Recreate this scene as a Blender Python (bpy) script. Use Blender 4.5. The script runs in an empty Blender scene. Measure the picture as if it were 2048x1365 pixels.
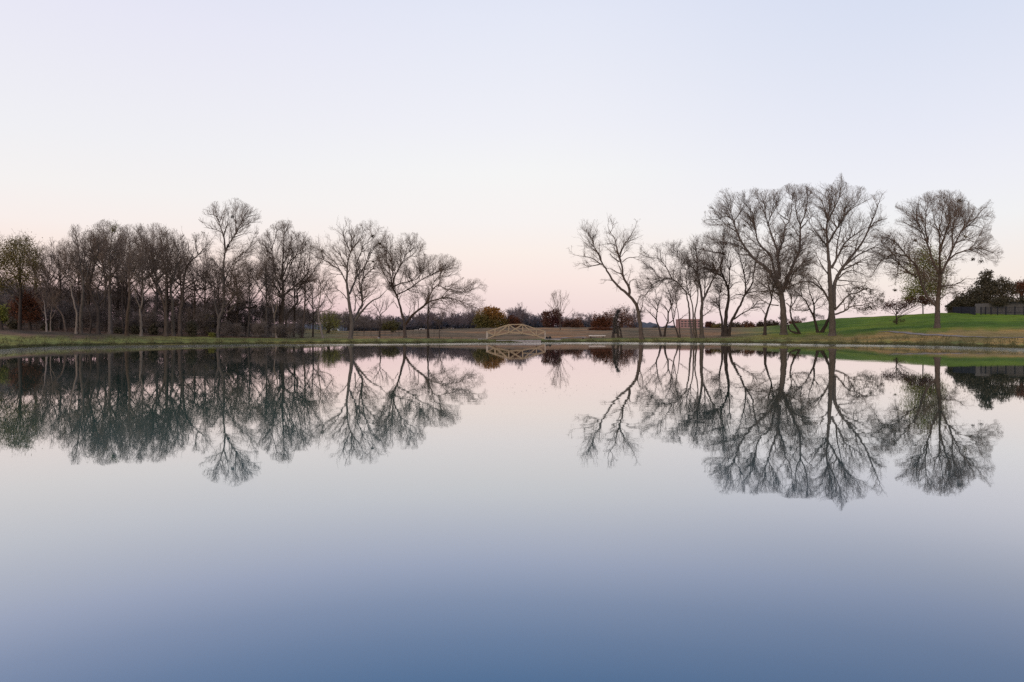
import bpy, math
import numpy as np
from mathutils import Vector

# ---------------------------------------------------------------- camera, sky, sun, exposure
SC = bpy.context.scene
COL = SC.collection
F, CX, HY, EYE = 1365.0, 1024.0, 665.0, 1.5      # focal length / centre / horizon row in photo pixels, eye height in metres

cam_d = bpy.data.cameras.new("camera")
cam_d.sensor_width = 36.0
cam_d.lens = 36.0 * F / 2048.0
cam_d.shift_y = -(682.5 - HY) / 2048.0
cam_d.clip_start, cam_d.clip_end = 0.1, 9000.0
cam = bpy.data.objects.new("camera", cam_d)
cam.location = (0, 0, EYE)
cam.rotation_euler = (math.radians(90), 0, 0)
COL.objects.link(cam)
SC.camera = cam

SC.view_settings.view_transform = 'Standard'
SC.view_settings.look = 'None'
SC.view_settings.exposure = 0.0
SC.view_settings.gamma = 1.0
SC.render.engine = 'CYCLES'
SC.cycles.max_bounces = 6
SC.cycles.diffuse_bounces = 2
SC.cycles.glossy_bounces = 3
SC.cycles.caustics_reflective = False
SC.cycles.use_denoising = False


def lin(r, g, b):
    f = lambda c: (c / 255 / 12.92) if c / 255 <= 0.04045 else ((c / 255 + 0.055) / 1.055) ** 2.4
    return (f(r), f(g), f(b), 1.0)


def ramp(nt, stops, x=0, y=0, mode='LINEAR'):
    n = nt.nodes.new('ShaderNodeValToRGB')
    n.color_ramp.interpolation = mode
    el = n.color_ramp.elements
    while len(el) > 1:
        el.remove(el[-1])
    el[0].position, el[0].color = stops[0][0], stops[0][1]
    for p, c in stops[1:]:
        e = el.new(p)
        e.color = c
    return n


def g1(v):
    return (v, v, v, 1.0)


world = bpy.data.worlds.new("World")
SC.world = world
world.use_nodes = True
wt = world.node_tree
wt.nodes.clear()
w_out = wt.nodes.new('ShaderNodeOutputWorld')
w_bg = wt.nodes.new('ShaderNodeBackground')
w_tc = wt.nodes.new('ShaderNodeTexCoord')
w_sep = wt.nodes.new('ShaderNodeSeparateXYZ')
wt.links.new(w_tc.outputs['Generated'], w_sep.inputs[0])
# dusk sky: rose at the horizon, cream above it, pale violet blue higher up; the left is warmer than the right
SKY_L = [(0.0, lin(208, 168, 184)), (0.03, lin(226, 188, 192)), (0.065, lin(247, 218, 211)), (0.10, lin(251, 232, 223)),
         (0.135, lin(249, 239, 235)), (0.18, lin(245, 242, 241)), (0.24, lin(240, 240, 244)), (0.38, lin(231, 231, 245)),
         (0.60, lin(205, 212, 238)), (1.0, lin(170, 184, 226))]
SKY_C = [(0.0, lin(230, 204, 211)), (0.03, lin(241, 219, 217)), (0.075, lin(250, 231, 225)), (0.115, lin(251, 239, 232)),
         (0.16, lin(248, 243, 241)), (0.225, lin(245, 245, 245)), (0.29, lin(239, 240, 247)), (0.42, lin(228, 232, 246)),
         (0.60, lin(204, 212, 238)), (1.0, lin(168, 182, 226))]
SKY_R = [(0.0, lin(238, 212, 216)), (0.03, lin(244, 226, 222)), (0.065, lin(247, 235, 227)), (0.10, lin(245, 238, 234)),
         (0.14, lin(242, 242, 243)), (0.19, lin(238, 239, 246)), (0.25, lin(231, 234, 246)), (0.38, lin(217, 224, 242)),
         (0.60, lin(194, 204, 235)), (1.0, lin(165, 180, 226))]
rl, rc, rr = ramp(wt, SKY_L), ramp(wt, SKY_C), ramp(wt, SKY_R)
for r_ in (rl, rc, rr):
    wt.links.new(w_sep.outputs['Z'], r_.inputs[0])


def maprange(nt, a, b, src, lo=0.0, hi=1.0):
    n = nt.nodes.new('ShaderNodeMapRange')
    n.interpolation_type = 'SMOOTHSTEP'
    n.inputs['From Min'].default_value, n.inputs['From Max'].default_value = a, b
    n.inputs['To Min'].default_value, n.inputs['To Max'].default_value = lo, hi
    nt.links.new(src, n.inputs['Value'])
    return n


def mixc(nt, fac, a, b, blend='MIX'):
    n = nt.nodes.new('ShaderNodeMix')
    n.data_type = 'RGBA'
    n.blend_type = blend
    for src, sock in ((fac, n.inputs[0]), (a, n.inputs[6]), (b, n.inputs[7])):
        if isinstance(src, (int, float)):
            sock.default_value = src
        elif isinstance(src, tuple):
            sock.default_value = src
        else:
            nt.links.new(src, sock)
    return n


ml = maprange(wt, -0.52, 0.02, w_sep.outputs['X'])
mr = maprange(wt, 0.02, 0.52, w_sep.outputs['X'])
m1 = mixc(wt, ml.outputs[0], rl.outputs[0], rc.outputs[0])
m2 = mixc(wt, mr.outputs[0], m1.outputs[2], rr.outputs[0])
wt.links.new(m2.outputs[2], w_bg.inputs['Color'])
w_bg.inputs['Strength'].default_value = 1.0
wt.links.new(w_bg.outputs[0], w_out.inputs[0])

sun_d = bpy.data.lights.new("sun", 'SUN')
sun_d.energy = 1.15
sun_d.angle = math.radians(25)
sun_d.color = (1.0, 0.80, 0.66)
sun = bpy.data.objects.new("sun", sun_d)
sun.rotation_euler = (math.radians(76), 0, math.radians(-28))   # low glow behind the camera, from the left
COL.objects.link(sun)

RNG = np.random.default_rng(11)


# ---------------------------------------------------------------- geometry helpers
def P(px, py, D):
    return np.array([(px - CX) / F * D, D, EYE - (py - HY) / F * D])


def mesh_obj(name, V, Fc, mat, parent=None, smooth=False, attrs=None):
    """V (n,3) in world space, Fc: (m,k) int array or list of arrays."""
    me = bpy.data.meshes.new(name)
    V = np.asarray(V, dtype=np.float32)
    if not isinstance(Fc, list):
        Fc = [Fc]
    Fc = [np.asarray(f, dtype=np.int32) for f in Fc if len(f)]
    loc = np.zeros(3, dtype=np.float32)
    if parent is not None:
        loc = np.array(parent.location, dtype=np.float32)
    V = V - loc
    me.vertices.add(len(V))
    me.vertices.foreach_set('co', V.ravel())
    nl = sum(f.size for f in Fc)
    nf = sum(len(f) for f in Fc)
    me.loops.add(nl)
    me.polygons.add(nf)
    me.loops.foreach_set('vertex_index', np.concatenate([f.ravel() for f in Fc]))
    st, o = [], 0
    for f in Fc:
        st.append(o + np.arange(len(f), dtype=np.int32) * f.shape[1])
        o += f.size
    me.polygons.foreach_set('loop_start', np.concatenate(st))
    me.polygons.foreach_set('use_smooth', np.full(nf, smooth, dtype=bool))
    for k, a in (attrs or {}).items():
        a = np.asarray(a, dtype=np.float32)
        if a.ndim == 1:
            me.attributes.new(k, 'FLOAT', 'POINT').data.foreach_set('value', a)
        else:
            me.attributes.new(k, 'FLOAT_COLOR', 'POINT').data.foreach_set('color', a.ravel())
    me.update()
    me.validate()
    me.materials.append(mat)
    ob = bpy.data.objects.new(name, me)
    COL.objects.link(ob)
    if parent is not None:
        ob.parent = parent
    return ob


class MB:
    """collects boxes, bars and prisms for one mesh"""

    def __init__(s):
        s.v, s.f = [], []

    def hexa(s, c8):
        o = len(s.v)
        s.v += [tuple(c) for c in c8]
        s.f += [(o, o + 3, o + 2, o + 1), (o + 4, o + 5, o + 6, o + 7)] + \
               [(o + i, o + (i + 1) % 4, o + 4 + (i + 1) % 4, o + 4 + i) for i in range(4)]

    def box(s, c, d, rz=0.0):
        ca, sa = math.cos(rz), math.sin(rz)
        q = []
        for z in (-.5, .5):
            for x, y in ((-.5, -.5), (.5, -.5), (.5, .5), (-.5, .5)):
                X, Y = x * d[0], y * d[1]
                q.append((c[0] + X * ca - Y * sa, c[1] + X * sa + Y * ca, c[2] + z * d[2]))
        s.hexa(q)

    def bar(s, a, b, w, h, side=None):
        a, b = Vector(a), Vector(b)
        t = (b - a).normalized()
        sd = Vector(side) if side is not None else (Vector((0, 1, 0)) if abs(t.y) < .9 else Vector((1, 0, 0)))
        u = t.cross(sd).normalized()
        sd = u.cross(t).normalized()
        q = []
        for p in (a, b):
            for i, j in ((-1, -1), (1, -1), (1, 1), (-1, 1)):
                q.append(p + sd * (w / 2 * i) + u * (h / 2 * j))
        s.hexa(q)

    def poly(s, pts):
        o = len(s.v)
        s.v += [tuple(p) for p in pts]
        s.f.append(tuple(range(o, o + len(pts))))

    def build(s, name, mat, parent=None, attrs=None):
        by = {}
        for f in s.f:
            by.setdefault(len(f), []).append(f)
        return mesh_obj(name, np.array(s.v), [np.array(x) for x in by.values()], mat, parent)


def tag(o, label, cat, group=None, kind=None):
    o['label'] = label
    if cat:
        o['category'] = cat
    if group:
        o['group'] = group
    if kind:
        o['kind'] = kind
    return o


def thing(name, loc, label, cat, group=None):
    o = bpy.data.objects.new(name, None)
    o.empty_display_size = 0.3
    o.location = tuple(float(x) for x in loc)
    COL.objects.link(o)
    return tag(o, label, cat, group)


def tubes(Pt, R, S):
    """Pt (N,K,3), R (N,K) -> verts, quads"""
    N, K, _ = Pt.shape
    t = np.gradient(Pt, axis=1)
    t /= np.linalg.norm(t, axis=2, keepdims=True) + 1e-9
    worst = np.abs(t).max(axis=1)
    ax = np.eye(3)[np.argmin(worst, axis=1)]
    a = np.cross(t, ax[:, None, :])
    a /= np.linalg.norm(a, axis=2, keepdims=True) + 1e-9
    b = np.cross(t, a)
    th = np.arange(S) / S * 2 * np.pi
    V = Pt[:, :, None, :] + R[:, :, None, None] * (np.cos(th)[None, None, :, None] * a[:, :, None, :] + np.sin(th)[None, None, :, None] * b[:, :, None, :])
    idx = np.arange(N * K * S).reshape(N, K, S)
    i0 = idx[:, :-1, :]
    i1 = idx[:, 1:, :]
    q = np.stack([i0, np.roll(i0, -1, axis=2), np.roll(i1, -1, axis=2), i1], axis=-1).reshape(-1, 4)
    return V.reshape(-1, 3), q


def merge(parts):
    vs, fs, o = [], [], 0
    for v, f in parts:
        vs.append(v)
        fs.append(f + o)
        o += len(v)
    return np.concatenate(vs), np.concatenate(fs)


def resample(pts, n, jit=0.0, rng=RNG):
    """Catmull-Rom through pts (m,d), n samples equally spaced"""
    p = np.asarray(pts, float)
    if len(p) == 2:
        dense = p[0] + (p[1] - p[0]) * np.linspace(0, 1, 24)[:, None]
    else:
        e = np.vstack([2 * p[0] - p[1], p, 2 * p[-1] - p[-2]])
        out = []
        for i in range(len(p) - 1):
            t = np.linspace(0, 1, 12, endpoint=(i == len(p) - 2))[:, None]
            a, b, c, d = e[i], e[i + 1], e[i + 2], e[i + 3]
            out.append(0.5 * ((2 * b) + (c - a) * t + (2 * a - 5 * b + 4 * c - d) * t ** 2 + (3 * b - a - 3 * c + d) * t ** 3))
        dense = np.vstack(out)
    s = np.r_[0, np.cumsum(np.linalg.norm(np.diff(dense, axis=0), axis=1))]
    q = np.linspace(0, s[-1], n)
    r = np.stack([np.interp(q, s, dense[:, k]) for k in range(p.shape[1])], axis=1)
    if jit:
        r[1:] += rng.normal(0, jit, r[1:].shape)
    return r


# ---------------------------------------------------------------- materials
def principled(name, rough=0.9, spec=0.2):
    m = bpy.data.materials.new(name)
    m.use_nodes = True
    b = m.node_tree.nodes['Principled BSDF']
    b.inputs['Roughness'].default_value = rough
    b.inputs['Specular IOR Level'].default_value = spec
    return m, m.node_tree, b


def noisy(name, c1, c2, scale=3.0, rough=0.9, stretch=(1, 1, 1), bump=0.0, spec=0.2, detail=6):
    m, nt, b = principled(name, rough, spec)
    tc = nt.nodes.new('ShaderNodeTexCoord')
    mp = nt.nodes.new('ShaderNodeMapping')
    mp.inputs['Scale'].default_value = stretch
    nz = nt.nodes.new('ShaderNodeTexNoise')
    nz.inputs['Scale'].default_value = scale
    nz.inputs['Detail'].default_value = detail
    nz.inputs['Roughness'].default_value = 0.65
    nt.links.new(tc.outputs['Object'], mp.inputs[0])
    nt.links.new(mp.outputs[0], nz.inputs['Vector'])
    r = ramp(nt, [(0.3, (*c1, 1)), (0.7, (*c2, 1))])
    nt.links.new(nz.outputs[0], r.inputs[0])
    nt.links.new(r.outputs[0], b.inputs['Base Color'])
    if bump:
        bp = nt.nodes.new('ShaderNodeBump')
        bp.inputs['Strength'].default_value = bump
        bp.inputs['Distance'].default_value = 0.05
        nt.links.new(nz.outputs[0], bp.inputs['Height'])
        nt.links.new(bp.outputs[0], b.inputs['Normal'])
    return m


def leaf_mat(name, cols):
    """leaf colour picked per leaf from a ramp by the stored tint"""
    m, nt, b = principled(name, 0.75, 0.2)
    at = nt.nodes.new('ShaderNodeAttribute')
    at.attribute_name = 'tint'
    n = len(cols)
    r = ramp(nt, [(i / max(1, n - 1), (*c, 1)) for i, c in enumerate(cols)])
    nt.links.new(at.outputs['Fac'], r.inputs[0])
    nt.links.new(r.outputs[0], b.inputs['Base Color'])
    return m


M = {}
M['bark'] = noisy('bark_brown', (0.050, 0.036, 0.027), (0.13, 0.095, 0.070), 7, stretch=(1, 1, .25), bump=.6)
M['bark_grey'] = noisy('bark_grey', (0.058, 0.048, 0.040), (0.145, 0.118, 0.096), 7, stretch=(1, 1, .25), bump=.6)
M['bark_pale'] = noisy('bark_pale', (0.13, 0.105, 0.085), (0.27, 0.22, 0.18), 6, stretch=(1, 1, .3), bump=.5)
M['bark_dark'] = noisy('bark_dark', (0.030, 0.023, 0.019), (0.075, 0.057, 0.045), 7, stretch=(1, 1, .25), bump=.6)
M['twig'] = noisy('twig_brown', (0.095, 0.068, 0.049), (0.185, 0.136, 0.100), 1.2)
M['twig_grey'] = noisy('twig_grey', (0.100, 0.077, 0.060), (0.19, 0.148, 0.116), 1.2)
M['twig_dark'] = noisy('twig_dark', (0.060, 0.044, 0.034), (0.13, 0.095, 0.072), 1.2)
M['twig_tan'] = noisy('twig_tan', (0.10, 0.075, 0.055), (0.19, 0.14, 0.105), 1.2)
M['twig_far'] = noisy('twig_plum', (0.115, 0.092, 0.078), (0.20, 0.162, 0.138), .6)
M['twig_distant'] = noisy('twig_distant', (0.10, 0.078, 0.082), (0.175, 0.14, 0.14), .4)  # haze of the distance mixed into the twig colour
M['leaf_ivy'] = leaf_mat('leaf_ivy', [(.030, .032, .032), (.058, .056, .050), (.09, .075, .062)])
M['twig_wood'] = M['twig_far']
M['leaf_brown'] = leaf_mat('leaf_brown', [(.03, .02, .014), (.07, .045, .025), (.06, .055, .025)])
M['bark_leaf'] = leaf_mat('leaf_black', [(.012, .01, .009), (.03, .024, .02)])
M['leaf_olive'] = leaf_mat('leaf_olive', [(.060, .052, .018), (.115, .098, .028), (.17, .135, .04), (.15, .095, .032)])
M['leaf_yellowgreen'] = leaf_mat('leaf_yellowgreen', [(.075, .085, .02), (.14, .145, .028), (.22, .20, .04)])
M['leaf_dark'] = leaf_mat('leaf_evergreen', [(.032, .028, .018), (.060, .053, .030), (.10, .078, .045)])
M['leaf_blue'] = leaf_mat('leaf_bluegrey', [(.034, .038, .048), (.062, .065, .080), (.092, .088, .10)])  # far-off haze painted into the leaf colour as blue grey
M['leaf_orange'] = leaf_mat('leaf_orange', [(.085, .085, .025), (.14, .105, .03), (.25, .115, .026), (.30, .14, .03)])
M['leaf_russet'] = leaf_mat('leaf_russet', [(.07, .034, .024), (.13, .058, .032), (.18, .08, .035)])
M['leaf_red'] = leaf_mat('leaf_red', [(.05, .016, .016), (.085, .028, .026), (.12, .06, .03)])
M['leaf_rust'] = leaf_mat('leaf_rust', [(.05, .02, .012), (.11, .04, .018), (.14, .05, .02)])
M['wood'] = noisy('bridge_timber', (0.27, 0.20, 0.125), (0.41, 0.315, 0.21), 5, stretch=(1, 1, 1))
M['wood_white'] = noisy('bridge_post', (0.34, 0.29, 0.235), (0.46, 0.40, 0.33), 5)
M['concrete'] = noisy('concrete', (0.22, 0.19, 0.17), (0.36, 0.32, 0.29), 4)
M['path'] = noisy('path_concrete', (0.19, 0.155, 0.13), (0.27, 0.225, 0.195), 2)
M['white'] = noisy('white_paint', (0.55, 0.52, 0.48), (0.72, 0.69, 0.65), 2, rough=.5)
M['black'] = noisy('black_metal', (0.008, 0.008, 0.012), (0.02, 0.02, 0.028), 4, rough=.5)
M['navy'] = noisy('navy_cover', (0.007, 0.007, 0.014), (0.016, 0.016, 0.030), 4, rough=.7)
M['fence_wood'] = noisy('fence_boards', (0.060, 0.056, 0.054), (0.16, 0.15, 0.14), 3, stretch=(6, 6, .3))
M['brick'] = noisy('brick_red', (0.29, 0.165, 0.15), (0.38, 0.22, 0.20), 2)
M['band'] = noisy('brick_band', (0.31, 0.19, 0.175), (0.40, 0.26, 0.24), 2)
M['roof_dark'] = noisy('roof_shingle', (0.035, 0.028, 0.030), (0.07, 0.056, 0.056), 4)
M['roof_grey'] = noisy('roof_grey', (0.06, 0.06, 0.075), (0.11, 0.11, 0.13), 2)
M['siding'] = noisy('house_siding', (0.35, 0.31, 0.27), (0.50, 0.45, 0.40), 1)
M['glass'] = noisy('window_glass', (0.015, 0.018, 0.022), (0.03, 0.035, 0.04), 2, rough=.1, spec=.6)
M['rubber'] = noisy('tyre_rubber', (0.012, 0.012, 0.012), (0.025, 0.025, 0.025), 6)
M['stone'] = noisy('dark_stone', (0.012, 0.012, 0.014), (0.04, 0.038, 0.036), 5, bump=.5)
M['debris'] = leaf_mat('floating_leaf', [(.10, .07, .045), (.30, .24, .17), (.55, .5, .45)])

# ---------------------------------------------------------------- terrain
# per photo column: shore row, then (distance, row) of lawn edge, slope and crest
TC = [(-900, 726, (60, 660), (90, 650), (140, 648)),
      (-300, 709, (68, 661), (92, 656), (140, 640)),
      (0, 699.5, (82, 661), (95, 659), (140, 641)),
      (70, 694.8, (84, 664), (96, 661), (145, 641)),
      (150, 692.8, (86, 667), (97, 664), (150, 641)),
      (300, 690.8, (93, 672), (105, 668), (160, 642)),
      (450, 689.5, (97, 676), (112, 671), (165, 644)),
      (700, 688.0, (102, 678.5), (116, 676), (165, 663)),
      (850, 687.2, (103, 678.5), (118, 677), (165, 660)),
      (1000, 685.8, (106, 680.5), (122, 677), (165, 656)),
      (1100, 685.3, (108, 680), (122, 676.5), (165, 655.5)),
      (1300, 685.3, (109, 677.5), (122, 673), (165, 656)),
      (1450, 686.3, (107, 677.5), (120, 672), (165, 656)),
      (1560, 687.3, (102, 675.5), (115, 667), (160, 651)),
      (1660, 688.8, (100, 674.5), (112, 664), (155, 638.5)),
      (1780, 690.2, (94, 668), (108, 656), (150, 632)),
      (1875, 692.0, (90, 664.5), (104, 653), (140, 626.5)),
      (2048, 697.0, (84, 667), (100, 655), (130, 630)),
      (2400, 708, (74, 662), (92, 645), (120, 622)),
      (3000, 726, (60, 655), (86, 635), (110, 615))]
TU = np.array([c[0] for c in TC], float)


def _smooth_interp(u, vals):
    # cosine-free cubic through the columns keeps the shore curve soft
    vals = np.asarray(vals, float)
    d = np.gradient(vals, TU)
    i = np.clip(np.searchsorted(TU, u) - 1, 0, len(TU) - 2)
    h = TU[i + 1] - TU[i]
    t = np.clip((u - TU[i]) / h, 0, 1)
    return ((2 * t ** 3 - 3 * t ** 2 + 1) * vals[i] + (t ** 3 - 2 * t ** 2 + t) * h * d[i] +
            (-2 * t ** 3 + 3 * t ** 2) * vals[i + 1] + (t ** 3 - t ** 2) * h * d[i + 1])


def _cols(u):
    u = np.asarray(u, float)
    sh = EYE * F / (_smooth_interp(u, [c[1] for c in TC]) - HY)
    sh = sh + 0.35 * np.sin(u * .021 + 1) + 0.22 * np.sin(u * .067) + .12 * np.sin(u * .17 + 2)
    res = [sh]
    for k in (2, 3, 4):
        D = _smooth_interp(u, [c[k][0] for c in TC])
        y = _smooth_interp(u, [c[k][1] for c in TC])
        res += [D, EYE - (y - HY) / F * D]
    return res


def gz(u, D):
    """ground height in photo column u at distance D"""
    u, D = np.broadcast_arrays(np.asarray(u, float), np.asarray(D, float))
    sh, d1, z1, d2, z2, d3, z3 = _cols(u)
    zl = 0.13
    out = np.where(D < sh, np.maximum(-1.2, (D - sh) * 0.55), 0.0)

    def seg(a, za, b, zb):
        t = np.clip((D - a) / (b - a), 0, 1)
        return za + (zb - za) * t
    out = np.where(D >= sh, seg(sh, 0.0, sh + .25, zl), out)
    out = np.where(D >= sh + .25, seg(sh + .25, zl, d1, z1), out)
    out = np.where(D >= d1, seg(d1, z1, d2, z2), out)
    t = np.clip((D - d2) / (d3 - d2), 0, 1)
    out = np.where(D >= d2, z2 + (z3 - z2) * (0.55 * t + 0.45 * t * t * (3 - 2 * t)), out)
    t = np.clip((D - d3) / 120, 0, 1)
    ft = t * t * (3 - 2 * t)
    out = np.where(D >= d3, z3 * (1 - ft) + (np.minimum(z3, 2.2)) * ft, out)
    rough = np.clip((D - sh) / 6, 0, 1) * 0.05
    out = out + rough * (np.sin(D * 1.1 + u * .05) + np.sin(u * .11 - D * .7)) * .6
    return out


def ground_D(px, py):
    """distance at which the ray through a photo pixel meets the ground"""
    sh = float(_cols(px)[0])
    D = np.arange(sh + 0.3, 320, 0.1)
    z = gz(px, D)
    ray = EYE - (py - HY) / F * D
    k = np.nonzero(ray <= z)[0]
    return float(D[k[0]]) if len(k) else float(D[-1])


def build_terrain():
    u = np.concatenate([np.arange(-900, -40, 30), np.arange(-40, 2090, 6), np.arange(2090, 3001, 30)])
    s = np.concatenate([[-8, -3, -1, -.3, 0, .12, .25], np.arange(.6, 30, .55), np.arange(30, 110, 2.0), np.arange(110, 260, 15), [300, 400, 600, 900, 1400, 2200, 3400, 5000]])
    U, S = np.meshgrid(u, s, indexing='ij')
    sh, d1, z1, d2, z2, d3, z3 = [a for a in _cols(U)]
    D = sh + S
    Z = gz(U, D)
    Z = np.where(S > 600, np.minimum(Z, 2.0), Z)
    V = np.stack([(U - CX) / F * D, D, Z], axis=-1).reshape(-1, 3)
    n, m = U.shape
    idx = np.arange(n * m).reshape(n, m)
    q = np.stack([idx[:-1, :-1], idx[1:, :-1], idx[1:, 1:], idx[:-1, 1:]], axis=-1).reshape(-1, 4)
    # turf kinds: mown lawn, dry berm, lush hill, straw bank, leaf litter, mud lip
    lawn = np.array([.185, .195, .058])
    berm = np.array([.195, .127, .070])
    lush = np.array([.096, .158, .014])
    lush2 = np.array([.15, .165, .032])
    straw = np.array([.32, .21, .075])
    litter = np.array([.155, .098, .064])
    mud = np.array([.075, .075, .03])
    wob = 1.3 * np.sin(U * .045) + .8 * np.sin(U * .13 + 1) + .5 * np.sin(U * .31)

    def sm(x, a, b):
        t = np.clip((x - a) / (b - a), 0, 1)
        return t * t * (3 - 2 * t)
    c = np.broadcast_to(lawn, U.shape + (3,)).copy()

    def put(col, w):
        nonlocal c
        c = c * (1 - w[..., None]) + col * w[..., None]
    left = 1 - sm(U, 150, 420)
    put(litter, left * sm(D + wob, d1 - 9, d1 - 3))
    put(litter * .8, (1 - sm(U, 500, 760)) * sm(D + wob, d1 - 1.5, d1 + 3))
    mid = sm(U, 560, 760) * (1 - sm(U, 1430, 1560))
    put(berm, mid * sm(D + wob, d1 + 1.5, d1 + 7))
    right = sm(U + wob * 8, 1490, 1640)
    put(straw, right * sm(U, 1560, 1760) * sm(S + wob, 1.2, 4) * .85 + right * (1 - sm(U, 1560, 1760)) * sm(S + wob, 4, 9) * .45)
    put(lush2, right * sm(D + wob * 1.5, d1 - 1.5 + sm(U, 1880, 2030) * 4, d1 + 4 + sm(U, 1880, 2030) * 9))
    put(lush, right * sm(D + wob * 2, d1 + 2 + sm(U, 1880, 2030) * 7, d1 + 12 + sm(U, 1880, 2030) * 12))
    put(mud, (1 - sm(S + wob * .15, .25, 1.0)))
    put(np.array([.05, .05, .04]), 1 - sm(S, -.3, .05))
    A = np.concatenate([c, np.ones(U.shape + (1,))], axis=-1).reshape(-1, 4)
    m_, nt, b = principled('turf', 1.0, 0.1)
    at = nt.nodes.new('ShaderNodeAttribute')
    at.attribute_name = 'turf'
    geo = nt.nodes.new('ShaderNodeNewGeometry')
    n1 = nt.nodes.new('ShaderNodeTexNoise')
    n1.inputs['Scale'].default_value = 0.55
    n1.inputs['Detail'].default_value = 8
    n1.inputs['Roughness'].default_value = .72
    mp = nt.nodes.new('ShaderNodeMapping')
    mp.inputs['Scale'].default_value = (.55, 1.0, 1.0)
    nt.links.new(geo.outputs['Position'], mp.inputs[0])
    nt.links.new(mp.outputs[0], n1.inputs['Vector'])
    r1 = ramp(nt, [(.28, (.50, .47, .46, 1)), (.5, (1, 1, 1, 1)), (.74, (1.5, 1.42, 1.25, 1))])
    nt.links.new(n1.outputs[0], r1.inputs[0])
    mx = mixc(nt, 1.0, at.outputs['Color'], r1.outputs[0], 'MULTIPLY')
    nt.links.new(mx.outputs[2], b.inputs['Base Color'])
    n3 = nt.nodes.new('ShaderNodeTexNoise')
    n3.inputs['Scale'].default_value = .11
    n3.inputs['Detail'].default_value = 5
    nt.links.new(mp.outputs[0], n3.inputs['Vector'])
    r3 = ramp(nt, [(.34, (.52, .62, .62, 1)), (.5, (1, 1, 1, 1)), (.64, (1.5, 1.22, 1.0, 1))])
    nt.links.new(n3.outputs[0], r3.inputs[0])
    mx = mixc(nt, 1.0, mx.outputs[2], r3.outputs[0], 'MULTIPLY')
    nt.links.new(mx.outputs[2], b.inputs['Base Color'])
    n2 = nt.nodes.new('ShaderNodeTexNoise')
    n2.inputs['Scale'].default_value = 6
    n2.inputs['Detail'].default_value = 4
    nt.links.new(geo.outputs['Position'], n2.inputs['Vector'])
    bp = nt.nodes.new('ShaderNodeBump')
    bp.inputs['Strength'].default_value = .8
    bp.inputs['Distance'].default_value = .12
    nt.links.new(n2.outputs[0], bp.inputs['Height'])
    nt.links.new(bp.outputs[0], b.inputs['Normal'])
    o = mesh_obj('ground', V, q, m_, smooth=True, attrs={'turf': A})
    tag(o, 'grassy bank, brown berm and green hill round the pond', None, kind='structure')


build_terrain()


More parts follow.
